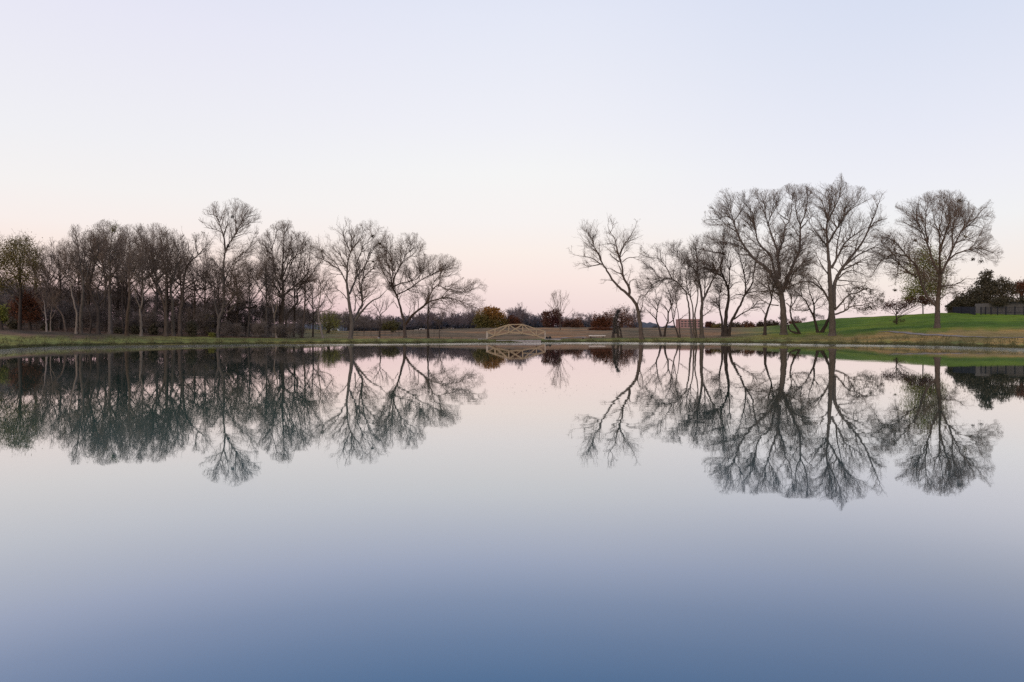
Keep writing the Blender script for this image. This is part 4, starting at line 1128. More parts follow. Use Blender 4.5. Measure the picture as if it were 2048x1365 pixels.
T(z='A', label='thin tree leaning strongly left, its crown crossing those of its neighbours near the left edge', dens=0.66, twig='twig', bark='bark', tmin=.5, D=90,
  limbs=[(22, 4, [(692, 1192), (662, 1010), (600, 930), (560, 870), (470, 770), (400, 620), (330, 500), (310, 390)]), (13, 3, [(475, 775), (490, 650), (520, 530), (545, 400), (540, 240)]), (11, 3, [(560, 870), (600, 770), (620, 620), (600, 480)]), (11, 3, [(500, 620), (440, 500), (430, 380)])],
  crown=[(270, 400), (340, 300), (460, 260), (540, 200), (620, 300), (680, 480), (640, 720), (520, 780), (360, 620)])
T(z='A', label='short pair of thin stems, one brown and one pale, leftmost on the lawn edge', dens=.9, twig='twig', bark='bark_pale', len=.8, D=88, stems=2, multi=True,
  limbs=[(24, 5, [(492, 1195), (482, 1050), (470, 900), (440, 780)]), (16, 5, [(535, 1197), (530, 1050), (545, 920), (560, 780)]), (9, 3, [(530, 1050), (580, 960), (600, 860)])],
  crown=[(380, 800), (440, 640), (580, 640), (660, 820), (600, 960), (460, 960)])


for sp in TREES:
    bare_tree(sp)

# ---------------------------------------------------------------- leafy trees and bushes
def leafy(name, label, cat, D, base, blobs, mat, leaf, count, group=None, trunk_w=6, bark='bark_dark', clumps=34, seed=5, tintfn=None, spread=.30, rough=None, stem=True):
    """blobs: (px, py, rx, ry) in photo pixels; leaves gather in clumps inside them"""
    rng = np.random.default_rng(seed)
    bx, by = base
    if D is None:
        D = ground_D(bx, by)
    zb = float(gz(bx, D))
    root = thing(name, ((bx - CX) / F * D, D, zb), label, cat, group)
    s = D / F
    area = np.array([b[2] * b[3] for b in blobs], float)
    area /= area.sum()
    cs, rs, bid = [], [], []
    tot = clumps * len(blobs)
    for k, (x, y, rx, ry) in enumerate(blobs):
        n = max(6, int(tot * area[k]))
        d = rng.normal(size=(n, 3))
        d /= np.linalg.norm(d, axis=1, keepdims=True)
        r = rng.random(n) ** .45
        c = P(x, y, D) + d * r[:, None] * np.array([rx, (rx + ry) / 2, ry]) * s
        cs.append(c)
        rs.append(np.full(n, min(rx, ry) * s * spread))
    cs, rs = np.concatenate(cs), np.concatenate(rs)
    cs[:, 2] = np.maximum(cs[:, 2], zb + .15)
    w = rng.random(len(cs)) * .6 + .7
    pick = rng.choice(len(cs), count, p=w / w.sum())
    X = cs[pick] + rng.normal(0, 1, (count, 3)) * rs[pick][:, None] * (.5 + .6 * rng.random((count, 1)))
    X[:, 2] = np.maximum(X[:, 2], zb + .05)
    ct = rng.random(len(cs))
    if tintfn is not None:
        px, py = to_px(cs)
        ct = np.clip(tintfn(px, py) + rng.normal(0, .12, len(cs)), 0, 1)
    tint = np.clip(ct[pick] * .75 + rng.random(count) * .3, 0, 1)
    V, q, t = leaf_quads(X, leaf, rng, tint)
    mesh_obj('crown', V, q, M[mat], root, attrs={'tint': t})
    if stem:
        parts = []
        top = P(blobs[0][0], blobs[0][1], D)
        a = np.array(root.location) - np.array([0, 0, .2])
        r0 = trunk_w / 2 * s
        tr = resample([a, a * .5 + top * .5 + rng.normal(0, .1, 3), top], 10)
        parts.append(tubes(tr[None], np.linspace(r0 * 1.2, r0 * .35, 10)[None], 7))
        for c in cs[rng.choice(len(cs), min(len(cs), 16), replace=False)]:
            k = rng.integers(3, 8)
            m_ = (tr[k] + c) / 2 + rng.normal(0, .15, 3) + np.array([0, 0, .1])
            parts.append(tubes(resample([tr[k], m_, c], 7)[None], np.linspace(r0 * .45, .012, 7)[None], 5))
        V, q = merge(parts)
        mesh_obj('trunk', V, q, M[bark], root, smooth=True)
    return root


AUT = 'autumn and evergreen trees beyond the berm'
# orange and olive oak behind the bridge
leafy('autumn_tree', 'big rounded tree, orange on top and olive below, behind the left half of the bridge', 'tree', 185, (980, 660),
      [(973, 636, 24, 20), (994, 634, 18, 15), (958, 644, 13, 15), (1004, 648, 14, 13), (978, 624, 13, 10), (990, 622, 9, 7), (980, 650, 26, 11)], 'leaf_orange', .30, 14000, AUT, seed=3, clumps=70, spread=.22,
      tintfn=lambda x, y: np.clip((644 - y) / 22, 0, 1) * .8 + np.clip((x - 975) / 40, -.2, .2))
leafy('autumn_tree', 'low rust-brown bush peeping over the middle of the bridge', 'bush', 186, (1016, 660), [(1016, 646, 10, 11), (1026, 640, 9, 9), (1034, 645, 8, 9)], 'leaf_rust', .3, 2600, AUT, seed=4, spread=.25)
leafy('autumn_tree', 'oak with wine-red leaves and a straw-brown left side, behind the right end of the bridge', 'tree', 190, (1103, 660),
      [(1111, 632, 13, 13), (1095, 638, 12, 16), (1103, 648, 18, 11), (1087, 629, 7, 4), (1117, 642, 8, 14), (1106, 624, 10, 5), (1093, 628, 8, 6)], 'leaf_red', .28, 6500, AUT, seed=6, clumps=44, spread=.25,
      tintfn=lambda x, y: np.where(x < 1100, .85, .35))
leafy('bush', 'grey-brown rounded bush right of the wine-red oak', 'bush', 200, (1145, 660), [(1136, 649, 14, 10), (1152, 648, 12, 11), (1162, 653, 9, 7)], 'leaf_russet', .32, 3000, AUT, seed=61, stem=False, spread=.3)
leafy('autumn_tree', 'russet round-headed tree above the red shrub, right of centre', 'tree', 178, (1200, 662),
      [(1199, 640, 15, 12), (1212, 640, 12, 14), (1190, 648, 10, 11), (1205, 652, 18, 9), (1222, 646, 10, 12)], 'leaf_rust', .27, 6800, AUT, seed=7, clumps=46, spread=.25)
leafy('autumn_tree', 'thin red-leaved tree with bare twigs, behind the ivy-clad stump', 'tree', 172, (1243, 664),
      [(1244, 630, 14, 13), (1252, 644, 15, 14), (1234, 648, 13, 14), (1226, 630, 10, 10), (1262, 652, 8, 9)], 'leaf_russet', .22, 3400, AUT, seed=8, clumps=40, spread=.5)
leafy('shrub', 'wide low brick-red shrub in front of the russet tree, by the bench', 'shrub', 150, (1200, 670),
      [(1190, 664, 13, 7), (1208, 664, 14, 7), (1199, 661, 14, 6), (1221, 667, 8, 5)], 'leaf_rust', .2, 4600, None, seed=9, stem=False, clumps=40)
# ivy clad stump
tq = dict(z='P', label='dark ivy-clad broken tree trunk leaning right, beside the bench', name='ivy_tree', dens=.4, twig='twig_dark', bark='bark_dark', len=.6, stems=3, multi=True, depth=.2,
          limbs=[(6, 3, [(1226, 676), (1227, 655), (1230, 636), (1238, 620)]), (5, 4, [(1237, 676), (1235, 660), (1231, 640)]), (4, 3, [(1243, 675), (1241, 660), (1236, 645)])],
          crown=[(1218, 660), (1220, 630), (1230, 612), (1242, 614), (1244, 640), (1246, 660)], seed=77, group='trees still in leaf',
          leaves=(10, 'leaf_dark', .12))
iv = bare_tree(tq)
rng_ = np.random.default_rng(3)
DI = ground_D(1226, 676)
ts = rng_.random(1500)
ix = np.interp(ts, [0, .3, .6, 1], [1234, 1233, 1231, 1237]) + rng_.normal(0, 1, 1500) * np.interp(ts, [0, .5, 1], [4.0, 3.2, 1.6])
iy = np.interp(ts, [0, 1], [668, 620])
X = np.stack([P(a, b, DI + c) for a, b, c in zip(ix, iy, rng_.normal(0, .3, 1500))])
V, q, t = leaf_quads(X, .17, rng_)
mesh_obj('ivy', V, q, M['leaf_ivy'], iv, attrs={'tint': t})

# right hill
leafy('leafy_tree', 'yellow-green leafy tree glimpsed behind the lone umbrella-crowned tree', 'tree', 150, (1846, 645),
      [(1848, 512, 24, 22), (1832, 545, 26, 26), (1866, 540, 22, 26), (1850, 572, 30, 22), (1828, 584, 22, 15), (1872, 580, 20, 16), (1815, 598, 16, 8), (1845, 602, 18, 9)], 'leaf_yellowgreen', .22, 19000, 'trees still in leaf', seed=12, clumps=40, trunk_w=2, spread=.5)
leafy('small_tree', 'sparse red-leaved small tree with a wide flat crown on the green slope', 'tree', None, (1793, 649),
      [(1793, 612, 26, 9), (1772, 612, 14, 8), (1818, 606, 16, 8), (1838, 600, 16, 8), (1856, 604, 14, 8)], 'leaf_red', .17, 3200, None, seed=13, clumps=40, trunk_w=2.6, spread=.6)
leafy('shrub', 'low brown-red shrub on the green slope, below the sparse red-leaved tree', 'shrub', None, (1790, 650), [(1790, 643, 11, 4), (1802, 641, 9, 4)], 'leaf_brown', .14, 320, None, seed=14, stem=False, spread=.3)
leafy('evergreen_tree', 'tall dark evergreen with a stepped top, behind the fence on the right', 'tree', 140, (1973, 625),
      [(1972, 552, 10, 14), (1970, 566, 20, 14), (1972, 585, 22, 20), (1965, 605, 22, 16), (1984, 575, 12, 14)], 'leaf_dark', .28, 7000, 'evergreens behind the fence', seed=15, clumps=60, trunk_w=8)
leafy('evergreen_tree', 'low dark spreading evergreen joining the left side of the stepped evergreen', 'tree', 138, (1930, 620), [(1930, 600, 20, 14), (1946, 592, 16, 18), (1915, 606, 10, 10), (1950, 606, 16, 12)], 'leaf_dark', .26, 5200, 'evergreens behind the fence', seed=16, clumps=60)
leafy('evergreen_tree', 'olive-brown bushy tree right of the stepped evergreen', 'tree', 140, (2008, 622), [(2005, 568, 18, 12), (2014, 585, 16, 20), (1998, 590, 14, 20), (2020, 572, 10, 10), (2004, 602, 20, 10)], 'leaf_dark', .24, 5200, 'evergreens behind the fence', seed=17, clumps=50,
      tintfn=lambda x, y: .8 + 0 * x)
leafy('autumn_tree', 'dull orange-brown tree cut off by the right edge of the picture', 'tree', 142, (2045, 622), [(2040, 575, 13, 10), (2048, 570, 16, 10), (2034, 584, 12, 8), (2056, 586, 14, 9)], 'leaf_rust', .24, 3000, AUT, seed=18, clumps=40)
leafy('shrub', 'low dark shrubbery at the left end of the navy screen, before the dark-roofed house', 'shrub', 139, (1908, 628), [(1900, 617, 12, 8), (1916, 613, 14, 10), (1930, 612, 12, 9)], 'leaf_dark', .2, 3200, None, seed=91, stem=False, clumps=50)
leafy('hedge', 'dark clipped hedge top along the fence at the right edge', 'hedge', 133, (2030, 628), [(2000, 604, 18, 8), (2026, 600, 18, 5), (2052, 600, 18, 5), (2080, 600, 18, 5)], 'leaf_dark', .2, 5000, None, seed=19, stem=False, clumps=60)
# bushes along the right berm
for i, (x, y, rx, ry, mt, lb) in enumerate([
        (1432, 652, 14, 6, 'leaf_olive', 'dull olive bush on the berm right of the brick building'),
        (1418, 649, 9, 6, 'leaf_red', 'dark red round bush on the berm close to the brick building'),
        (1470, 651, 16, 7, 'leaf_brown', 'brown bush on the berm behind the fan of three dark stems'),
        (1497, 651, 14, 7, 'leaf_russet', 'reddish brown bush on the berm, left of the purple thicket'),
        (1545, 650, 16, 9, 'leaf_brown', 'dark brown thicket behind the short leaning trunk'),
        (1590, 648, 14, 8, 'leaf_russet', 'plum-brown thicket behind the stoutest trunk at the hill foot'),
        (1525, 650, 12, 9, 'leaf_brown', 'small dark thicket between two brown bushes on the berm')]):
    leafy('bush', lb, 'bush', 168 if x < 1480 else 160, (x, y + ry), [(x - rx * .4, y, rx * .6, ry), (x + rx * .4, y + 1, rx * .6, ry)], mt, .24, 1500, 'bushes on the berm', seed=40 + i, stem=False)

# left: bushes at the lawn edge
leafy('leafy_tree', 'olive-leaved tree with a ragged thinning crown at the far left edge', 'tree', 92, (39, 664),
      [(40, 515, 30, 30), (10, 512, 26, 26), (62, 520, 20, 26), (38, 488, 22, 16), (-12, 530, 26, 34), (30, 552, 36, 24), (62, 556, 18, 16), (0, 570, 30, 16)], 'leaf_olive', .135, 19000, 'trees still in leaf', seed=33, clumps=46, trunk_w=6, spread=.42)
leafy('bush', 'yellow-green bush at the very left edge of the lawn', 'bush', 86, (4, 660), [(2, 622, 11, 16), (-6, 634, 14, 14), (6, 636, 7, 10)], 'leaf_yellowgreen', .17, 2200, None, seed=50, bark='bark_dark')
leafy('bush', 'rust-red bush under the olive tree on the far left', 'bush', 94, (60, 662), [(55, 600, 24, 18), (40, 618, 24, 18), (72, 612, 14, 16), (60, 632, 26, 14)], 'leaf_rust', .18, 5500, None, seed=51, clumps=50)
for i, (x, y, rx, ry, lb) in enumerate([
        (28, 652, 12, 9, 'dark evergreen shrub below the rust-red bush on the far left'), (271, 660, 9, 11, 'dark evergreen shrub between the tan-footed trunk and the bent slim trunk'),
        (307, 660, 7, 11, 'narrow dark evergreen shrub right of the bent slim trunk'), (382, 658, 11, 15, 'largest dark evergreen shrub, left of the pale-topped tall tree'),
        (236, 664, 7, 7, 'small dark evergreen shrub near the mistletoe tree'), (95, 656, 9, 9, 'dark low shrub left of the short stem pair')]):
    leafy('shrub', lb, 'shrub', 97, (x, y + ry), [(x, y, rx, ry), (x + rx * .3, y + ry * .4, rx * .7, ry * .6)], 'leaf_dark', .17, 1900, 'dark evergreen shrubs under the left trees', seed=60 + i, stem=False)
leafy('shrub', 'tiny bright green shrub at the foot of the pale-topped tall tree', 'shrub', 98, (425, 675), [(425, 671, 7, 5), (421, 672, 5, 3)], 'leaf_yellowgreen', .13, 700, None, seed=70, stem=False)
leafy('bush', 'olive bush behind the foot of the pale-topped tall tree', 'bush', 108, (420, 672), [(421, 640, 9, 14), (416, 655, 9, 12)], 'leaf_olive', .17, 1500, None, seed=71)
leafy('bush', 'yellow-green rounded bush behind the pale zigzag tree', 'bush', 140, (655, 670), [(662, 645, 15, 17), (645, 650, 14, 14), (655, 632, 14, 9), (672, 652, 7, 14)], 'leaf_yellowgreen', .17, 2600, None, seed=72, clumps=44, spread=.75,
      tintfn=lambda x, y: .75 + np.clip((x - 645) / 60, 0, .3))
leafy('bush', 'dull olive bush behind the tree with the sweeping bough', 'bush', 150, (785, 664), [(785, 652, 17, 10), (772, 655, 10, 8)], 'leaf_olive', .24, 1800, None, seed=73, tintfn=lambda x, y: .15 + 0 * x)


# ---------------------------------------------------------------- far bare woods (prototypes, then copies)
def proto_bare(name, label, group, H, spread, seed, dens=1.0, twig='twig_far', bark='bark_dark', shrubby=False, tr=.011):
    rng = np.random.default_rng(seed)
    root = thing(name, (0, 0, 0), label, 'tree', group)
    limbs, radii = [], []
    nst = rng.integers(4, 7) if shrubby else 1
    for k in range(nst):
        a = rng.uniform(0, 6.28)
        lean = spread * .35 * rng.random() if shrubby else .3
        top = np.array([math.cos(a) * lean, math.sin(a) * lean, H * rng.uniform(.75, .95)])
        b = np.array([rng.normal(0, .25), rng.normal(0, .25), -.3]) if shrubby else np.array([0, 0, -.3])
        limbs.append(resample([b, (b + top) / 2 + rng.normal(0, .25, 3), top], 12))
        radii.append(np.linspace(.012 * H * (.6 if shrubby else 1.5), .02, 12))
    for k in range(9 if not shrubby else 6):
        src = limbs[k % nst]
        i = rng.integers(3, 9)
        a = k * 2.4 + rng.uniform(-.4, .4)
        L = spread * rng.uniform(.6, 1.05)
        p0 = src[i]
        p2 = p0 + np.array([math.cos(a) * L, math.sin(a) * L, min(H - p0[2], L * rng.uniform(.6, 1.5))])
        limbs.append(resample([p0, (p0 + p2) / 2 + np.array([0, 0, -.1 * L]) + rng.normal(0, .2, 3), p2], 12))
        radii.append(np.linspace(.007 * H, .016, 12))
    V, q = merge([tubes(l[None], r[None], 6) for l, r in zip(limbs, radii)])
    mesh_obj('trunk', V, q, M[bark], root, smooth=True)
    Lp, Lr = np.stack(limbs), np.stack(radii)
    tm = np.full(len(Lp), .12 if shrubby else .3)
    sp = dict(dens=dens, twig_r=tr, up=.3, out=.3, n4=4.0, len=.9)
    parts, tips = twigs_for(Lp, Lr, tm, None, np.array([0, 0, H * .5]), sp, rng)
    V, q = merge(parts)
    mesh_obj('crown', V, q, M[twig], root)
    return root


def copy_thing(root, loc, rz, sc, label=None):
    r = root.copy()
    COL.objects.link(r)
    r.location = loc
    r.rotation_euler = (0, 0, rz)
    r.scale = sc
    if label:
        r['label'] = label
    for ch in root.children:
        c = ch.copy()
        COL.objects.link(c)
        c.parent = r
    return r


WOOD = 'bare trees of the wood behind the left bank'
BRUSH = 'leafless brush under the left trees'
DIST = 'distant bare trees beyond the berm'
pw = [proto_bare('woodland_tree', 'leafless plum-brown tree among many in the shadowy wood behind the left bank', WOOD, 8.5, 3.2, 200 + i, dens=1.25) for i in range(4)]
pb = [proto_bare('brush', 'leafless dark brush filling the gaps between the trunks of the left bank', BRUSH, 4.2, 2.2, 300 + i, dens=1.7, shrubby=True) for i in range(3)]
for p_ in pb:
    p_['category'] = 'brush'
rng = np.random.default_rng(9)


def scatter(protos, spots):
    used = set()
    for (u, D, h) in spots:
        k = int(rng.integers(0, len(protos)))
        H = protos[k]['h']
        s = h / H
        loc = ((u - CX) / F * D, D, float(gz(u, D)))
        rz = rng.uniform(0, 6.28)
        sc = (s * rng.uniform(.9, 1.15), s * rng.uniform(.9, 1.15), s)
        if k not in used:
            used.add(k)
            protos[k].location = loc
            protos[k].rotation_euler = (0, 0, rz)
            protos[k].scale = sc
        else:
            copy_thing(protos[k], loc, rz, sc)


for p_ in pw:
    p_['h'] = 8.6
for p_ in pb:
    p_['h'] = 4.2
sp_ = []
for D0, step in ((118, 27), (135, 25), (158, 24)):
    for u in np.arange(-70, 735, step):
        top = np.interp(u, [-70, 60, 200, 330, 420, 560, 640, 740], [560, 575, 585, 598, 604, 608, 622, 640])
        uu = u + rng.uniform(-9, 9)
        D = D0 + rng.uniform(-6, 6)
        if D0 < 140 and u > 570:
            continue
        z = float(gz(uu, D))
        h = (EYE - (top + rng.uniform(-6, 10) - HY) / F * D) - z
        sp_.append((uu, D, max(2.5, h)))
for D0, step in ((172, 15), (195, 15), (215, 15)):
    for u in np.arange(545, 800, step):
        top = np.interp(u, [545, 600, 650, 700, 760, 800], [612, 620, 628, 633, 640, 644])
        uu = u + rng.uniform(-6, 6)
        D = D0 + rng.uniform(-6, 6)
        sp_.append((uu, D, max(2.5, EYE - (top + rng.uniform(-3, 7) - HY) / F * D - float(gz(uu, D)))))
scatter(pw, sp_)
pt = [proto_bare('slender_tree', 'slim bushy-topped bare tree standing in the second row of the left bank', 'second row of bare trees on the left bank', 13.5, 4.3, 250 + i, dens=.68, twig=['twig', 'twig_grey', 'twig_dark'][i], bark=['bark', 'bark_grey', 'bark_dark'][i], tr=.009) for i in range(3)]
for p_ in pt:
    p_['h'] = 13.5
sp_ = []
for u in np.r_[np.arange(75, 430, 26), np.arange(440, 645, 30)]:
    top = np.interp(u, [60, 120, 180, 220, 330, 370, 420, 470, 520, 600, 640], [494, 484, 466, 464, 472, 488, 506, 520, 512, 512, 548]) + rng.uniform(0, 26)
    uu = u + rng.uniform(-6, 6)
    D = rng.uniform(104, 116)
    sp_.append((uu, D, EYE - (top - HY) / F * D - float(gz(uu, D))))
scatter(pt, sp_)
sp_ = []
for D0, step in ((100, 34), (109, 26)):
    for u in np.arange(-30, 600, step):
        uu = u + rng.uniform(-7, 7)
        D = D0 + rng.uniform(-3, 3)
        d1 = float(_cols(uu)[1])
        D = max(D, d1 + 2)
        sp_.append((uu, D, rng.uniform(1.8, 4.2) * np.interp(u, [0, 450, 600], [1, .9, .6])))
scatter(pb, sp_)

# distant line of trees beyond the berm
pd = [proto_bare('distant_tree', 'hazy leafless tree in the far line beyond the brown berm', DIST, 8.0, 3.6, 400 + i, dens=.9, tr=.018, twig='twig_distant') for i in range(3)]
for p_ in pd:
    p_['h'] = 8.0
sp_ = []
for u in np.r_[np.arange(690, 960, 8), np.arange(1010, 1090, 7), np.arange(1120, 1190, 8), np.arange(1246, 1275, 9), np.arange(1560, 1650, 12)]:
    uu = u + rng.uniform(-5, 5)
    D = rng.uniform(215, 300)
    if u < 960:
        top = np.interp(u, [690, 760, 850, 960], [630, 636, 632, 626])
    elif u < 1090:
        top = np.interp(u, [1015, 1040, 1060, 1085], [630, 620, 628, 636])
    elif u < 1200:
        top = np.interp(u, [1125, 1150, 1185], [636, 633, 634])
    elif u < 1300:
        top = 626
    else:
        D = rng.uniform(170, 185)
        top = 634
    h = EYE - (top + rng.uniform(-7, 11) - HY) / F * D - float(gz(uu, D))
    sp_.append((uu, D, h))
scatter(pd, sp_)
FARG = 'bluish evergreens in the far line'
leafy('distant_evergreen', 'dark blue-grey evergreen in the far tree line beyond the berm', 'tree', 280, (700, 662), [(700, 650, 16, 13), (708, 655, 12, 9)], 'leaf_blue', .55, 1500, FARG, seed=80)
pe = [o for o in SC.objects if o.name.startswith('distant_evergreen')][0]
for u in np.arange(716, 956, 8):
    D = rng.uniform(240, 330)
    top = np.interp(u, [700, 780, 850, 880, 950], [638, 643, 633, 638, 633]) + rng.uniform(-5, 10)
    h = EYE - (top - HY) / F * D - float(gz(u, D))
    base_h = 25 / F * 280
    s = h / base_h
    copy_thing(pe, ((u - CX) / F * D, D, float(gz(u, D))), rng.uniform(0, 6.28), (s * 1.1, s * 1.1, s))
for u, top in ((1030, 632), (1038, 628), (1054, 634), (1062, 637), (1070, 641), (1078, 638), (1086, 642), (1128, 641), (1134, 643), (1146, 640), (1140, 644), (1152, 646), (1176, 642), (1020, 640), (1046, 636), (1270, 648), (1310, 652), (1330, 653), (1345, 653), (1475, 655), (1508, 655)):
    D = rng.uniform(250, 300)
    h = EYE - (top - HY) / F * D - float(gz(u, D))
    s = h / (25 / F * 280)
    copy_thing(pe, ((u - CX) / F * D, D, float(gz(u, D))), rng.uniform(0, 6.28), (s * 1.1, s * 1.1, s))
# bare sapling with an upright spray of twigs right of the bridge
bare_tree(dict(z='P', label='tall wispy bare tree with upright twigs, right of the wine-red oak', D=150, dens=.5, twig='twig_tan', bark='bark', len=.8, up=.9, twig_r=.006, seed=501, group='bare trees along the bank',
               limbs=[(2.4, .6, [(1121, 672), (1120, 650), (1119, 630), (1115, 610), (1113, 590)]), (1.2, .4, [(1120, 642), (1107, 622), (1097, 604)]), (1.2, .4, [(1120, 634), (1124, 612), (1130, 592)]), (1.1, .4, [(1121, 645), (1134, 634), (1144, 622)]),
                      (1.0, .3, [(1117, 622), (1108, 602), (1106, 590)]), (1.0, .3, [(1119, 628), (1121, 606), (1120, 588)]), (1.0, .3, [(1120, 638), (1112, 616), (1102, 596)]), (1.0, .3, [(1121, 636), (1130, 616), (1137, 602)])],
               crown=[(1090, 612), (1098, 594), (1114, 584), (1132, 588), (1146, 620), (1130, 644), (1108, 640)]))


# ---------------------------------------------------------------- hills far away
def hills():
    u = np.arange(-200, 2400, 6)
    base = np.interp(u, [-200, 640, 700, 800, 850, 960, 1060, 1180, 1235, 1275, 1300, 1322, 1345, 1420, 1520, 1640, 2400],
                     [640, 648, 645, 648, 644, 650, 652, 652, 650, 645, 645, 654, 652, 654, 652, 650, 640])
    top = base + 1.2 * np.sin(u * .21) + .8 * np.sin(u * .53 + 1) + .6 * np.sin(u * 1.1)
    rows = []
    for dD, k in ((0, 0), (40, .55), (90, .85), (150, 1.0), (330, .6), (500, 0)):
        D = 900 + dD
        zt = EYE - (top - HY) / F * 1050
        z = 1.5 + (zt - 1.5) * k if k else np.full_like(u, -3.0, dtype=float)
        rows.append(np.stack([(u - CX) / F * D, np.full_like(u, D, dtype=float), z], axis=-1))
    V = np.stack(rows, axis=1)
    n, m = V.shape[:2]
    idx = np.arange(n * m).reshape(n, m)
    q = np.stack([idx[:-1, :-1], idx[1:, :-1], idx[1:, 1:], idx[:-1, 1:]], axis=-1).reshape(-1, 4)
    o = mesh_obj('hills', V.reshape(-1, 3), q, noisy('far_wooded_hill', (.045, .052, .062), (.085, .085, .095), .05, bump=0), smooth=True)  # bluish haze is part of the hill colour, no air volume
    tag(o, 'low wooded hills on the horizon', None, kind='structure')


hills()


# ---------------------------------------------------------------- timber truss footbridge
def bridge():
    D = 108.0
    z0 = 0.0
    root = thing('footbridge', P(1031, 680, D), 'arched timber truss footbridge at the far end of the pond', 'footbridge')
    k = 11.38
    fx = lambda x, y, d=0.0: P(940 + x / k, 620 + y / k, D) + np.array([0, d, 0])
    bot = [(378, 660), (560, 592), (880, 522), (1190, 535), (1510, 592), (1708, 660)]
    top = [(378, 497), (560, 440), (872, 338), (1198, 332), (1510, 437), (1708, 490)]
    W = 1.9
    for side, dx in ((0, 0), (1, 14)):
        d = side * W
        B = [fx(x + dx, y, d) for x, y in bot]
        Tp = [fx(x + dx, y, d) for x, y in top]
        for i in range(5):
            m = MB()
            m.bar(B[i], B[i + 1], .09, .17)
            m.build('bottom_chord', M['wood'], root)
            m = MB()
            m.bar(Tp[i], Tp[i + 1], .09, .14)
            m.build('top_chord', M['wood'], root)
        for i in (0, 5):
            m = MB()
            m.bar(B[i] + np.array([0, 0, -.22]), Tp[i] + np.array([0, 0, .05]), .14, .14)
            m.build('end_post', M['wood_white'], root)
        for i in (1, 2, 3, 4):
            m = MB()
            m.bar(B[i] + np.array([0, .003, -.12]), Tp[i] + np.array([0, .003, .04]), .085, .12)
            m.build('post', M['wood'], root)
        off = np.array([0, -.085, 0]) if side == 0 else np.array([0, .085, 0])
        for a, b in ((Tp[0], B[1]), (B[1], Tp[2]), (Tp[2], B[3]), (B[2], Tp[3]), (Tp[3], B[4]), (B[4], Tp[5])):
            m = MB()
            m.bar(np.array(a) + off, np.array(b) + off, .07, .13)
            m.build('brace', M['wood'], root)
            off = off * 1.02
        m = MB()
        mid = [fx(545 + dx, 452, d), fx(870 + dx, 480, d)] if side else [fx(1200 + dx, 470, d), fx(1510 + dx, 452, d)]
        o2 = np.array([0, .17 if side else -.17, 0])
        m.bar(mid[0] + o2, mid[1] + o2, .06, .12)
        m.build('handrail', M['wood'], root)
    # deck boards follow the lower chord
    q = resample([fx(x, y - 4) for x, y in bot], 46)
    m = MB()
    for a, b in zip(q[:-1], q[1:]):
        c = (a + b) / 2 + np.array([0, W / 2, .02])
        m.box(c, (np.linalg.norm(b - a) * .9, W - .12, .05))
    m.build('deck', M['wood'], root)
    # dark gusset plates under the panel points
    for i in (1, 2, 3, 4):
        m = MB()
        m.box(fx(*bot[i]) + np.array([0, W / 2, -.16]), (.12, W + .1, .12))
        m.build('cross_beam', M['bark'], root)


bridge()


def footing(px0, px1, y0, y1, D, depth, name, label, cat, mat='concrete', up=.02):
    a, b = P(px0, y1, D), P(px1, y1, D)
    zt = EYE - (y0 - HY) / F * D
    root_ = MB()
    c = (a + b) / 2
    h = zt - min(a[2], -0.2)
    # chamfered top
    x0, x1 = a[0], b[0]
    zb = zt - h
    e = .05
    root_.hexa([(x0, D, zb), (x1, D, zb), (x1, D + depth, zb), (x0, D + depth, zb), (x0, D, zt - e), (x1, D, zt - e), (x1, D + depth, zt - e), (x0, D + depth, zt - e)])
    root_.hexa([(x0 - .03, D - .03, zt - e + .002), (x1 + .03, D - .03, zt - e + .002), (x1 + .03, D + depth, zt - e + .002), (x0 - .03, D + depth, zt - e + .002),
                (x0 + e, D + e, zt + .04), (x1 - e, D + e, zt + .04), (x1 - e, D + depth - e, zt + .04), (x0 + e, D + depth - e, zt + .04)])
    o = root_.build(name, M[mat])
    return tag(o, label, cat)


footing(992, 1082, 681.2, 685.6, 99.6, 1.2, 'spillway_wall', 'low concrete spillway wall at the waterline under the timber bridge', 'wall')
footing(956, 976, 678.6, 681, 107.2, 3.2, 'abutment', 'concrete landing slab at the left end of the timber bridge', 'slab')
footing(1090, 1122, 679.0, 681.5, 106.6, 3.2, 'abutment', 'concrete landing slab at the right end of the timber bridge', 'slab')


def ribbon(name, label, pts, width, mat):
    """path lying on the ground, pts in photo pixels (centre line)"""
    w = np.array([P(x, y, ground_D(x, y))[:2] for x, y in pts])
    q = resample(w, 60)
    t = np.gradient(q, axis=0)
    t /= np.linalg.norm(t, axis=1, keepdims=True)
    nrm = np.stack([-t[:, 1], t[:, 0]], axis=1)
    V = []
    for s in (-1, -.5, 0, .5, 1):
        e = q + nrm * s * width / 2
        z = gz(CX + F * e[:, 0] / e[:, 1], e[:, 1]) + .05
        V.append(np.c_[e, z])
    V = np.stack(V, axis=1)
    idx = np.arange(V.shape[0] * 5).reshape(-1, 5)
    f = np.stack([idx[:-1, :-1], idx[1:, :-1], idx[1:, 1:], idx[:-1, 1:]], axis=-1).reshape(-1, 4)
    o = mesh_obj(name, V.reshape(-1, 3), f, M[mat], smooth=True)
    tag(o, label, None, kind='structure')


ribbon('path', 'pale footpath curving along the foot of the green hill', [(1762, 664.2), (1800, 665.6), (1840, 669.0), (1890, 672.2), (1960, 675.0), (2060, 677.5), (2200, 684)], 1.1, 'path')
ribbon('path', 'pale footpath running right from the bridge landing', [(1110, 677.5), (1130, 676.3), (1150, 675.6), (1166, 675.2), (1192, 675.8)], 1.2, 'path')


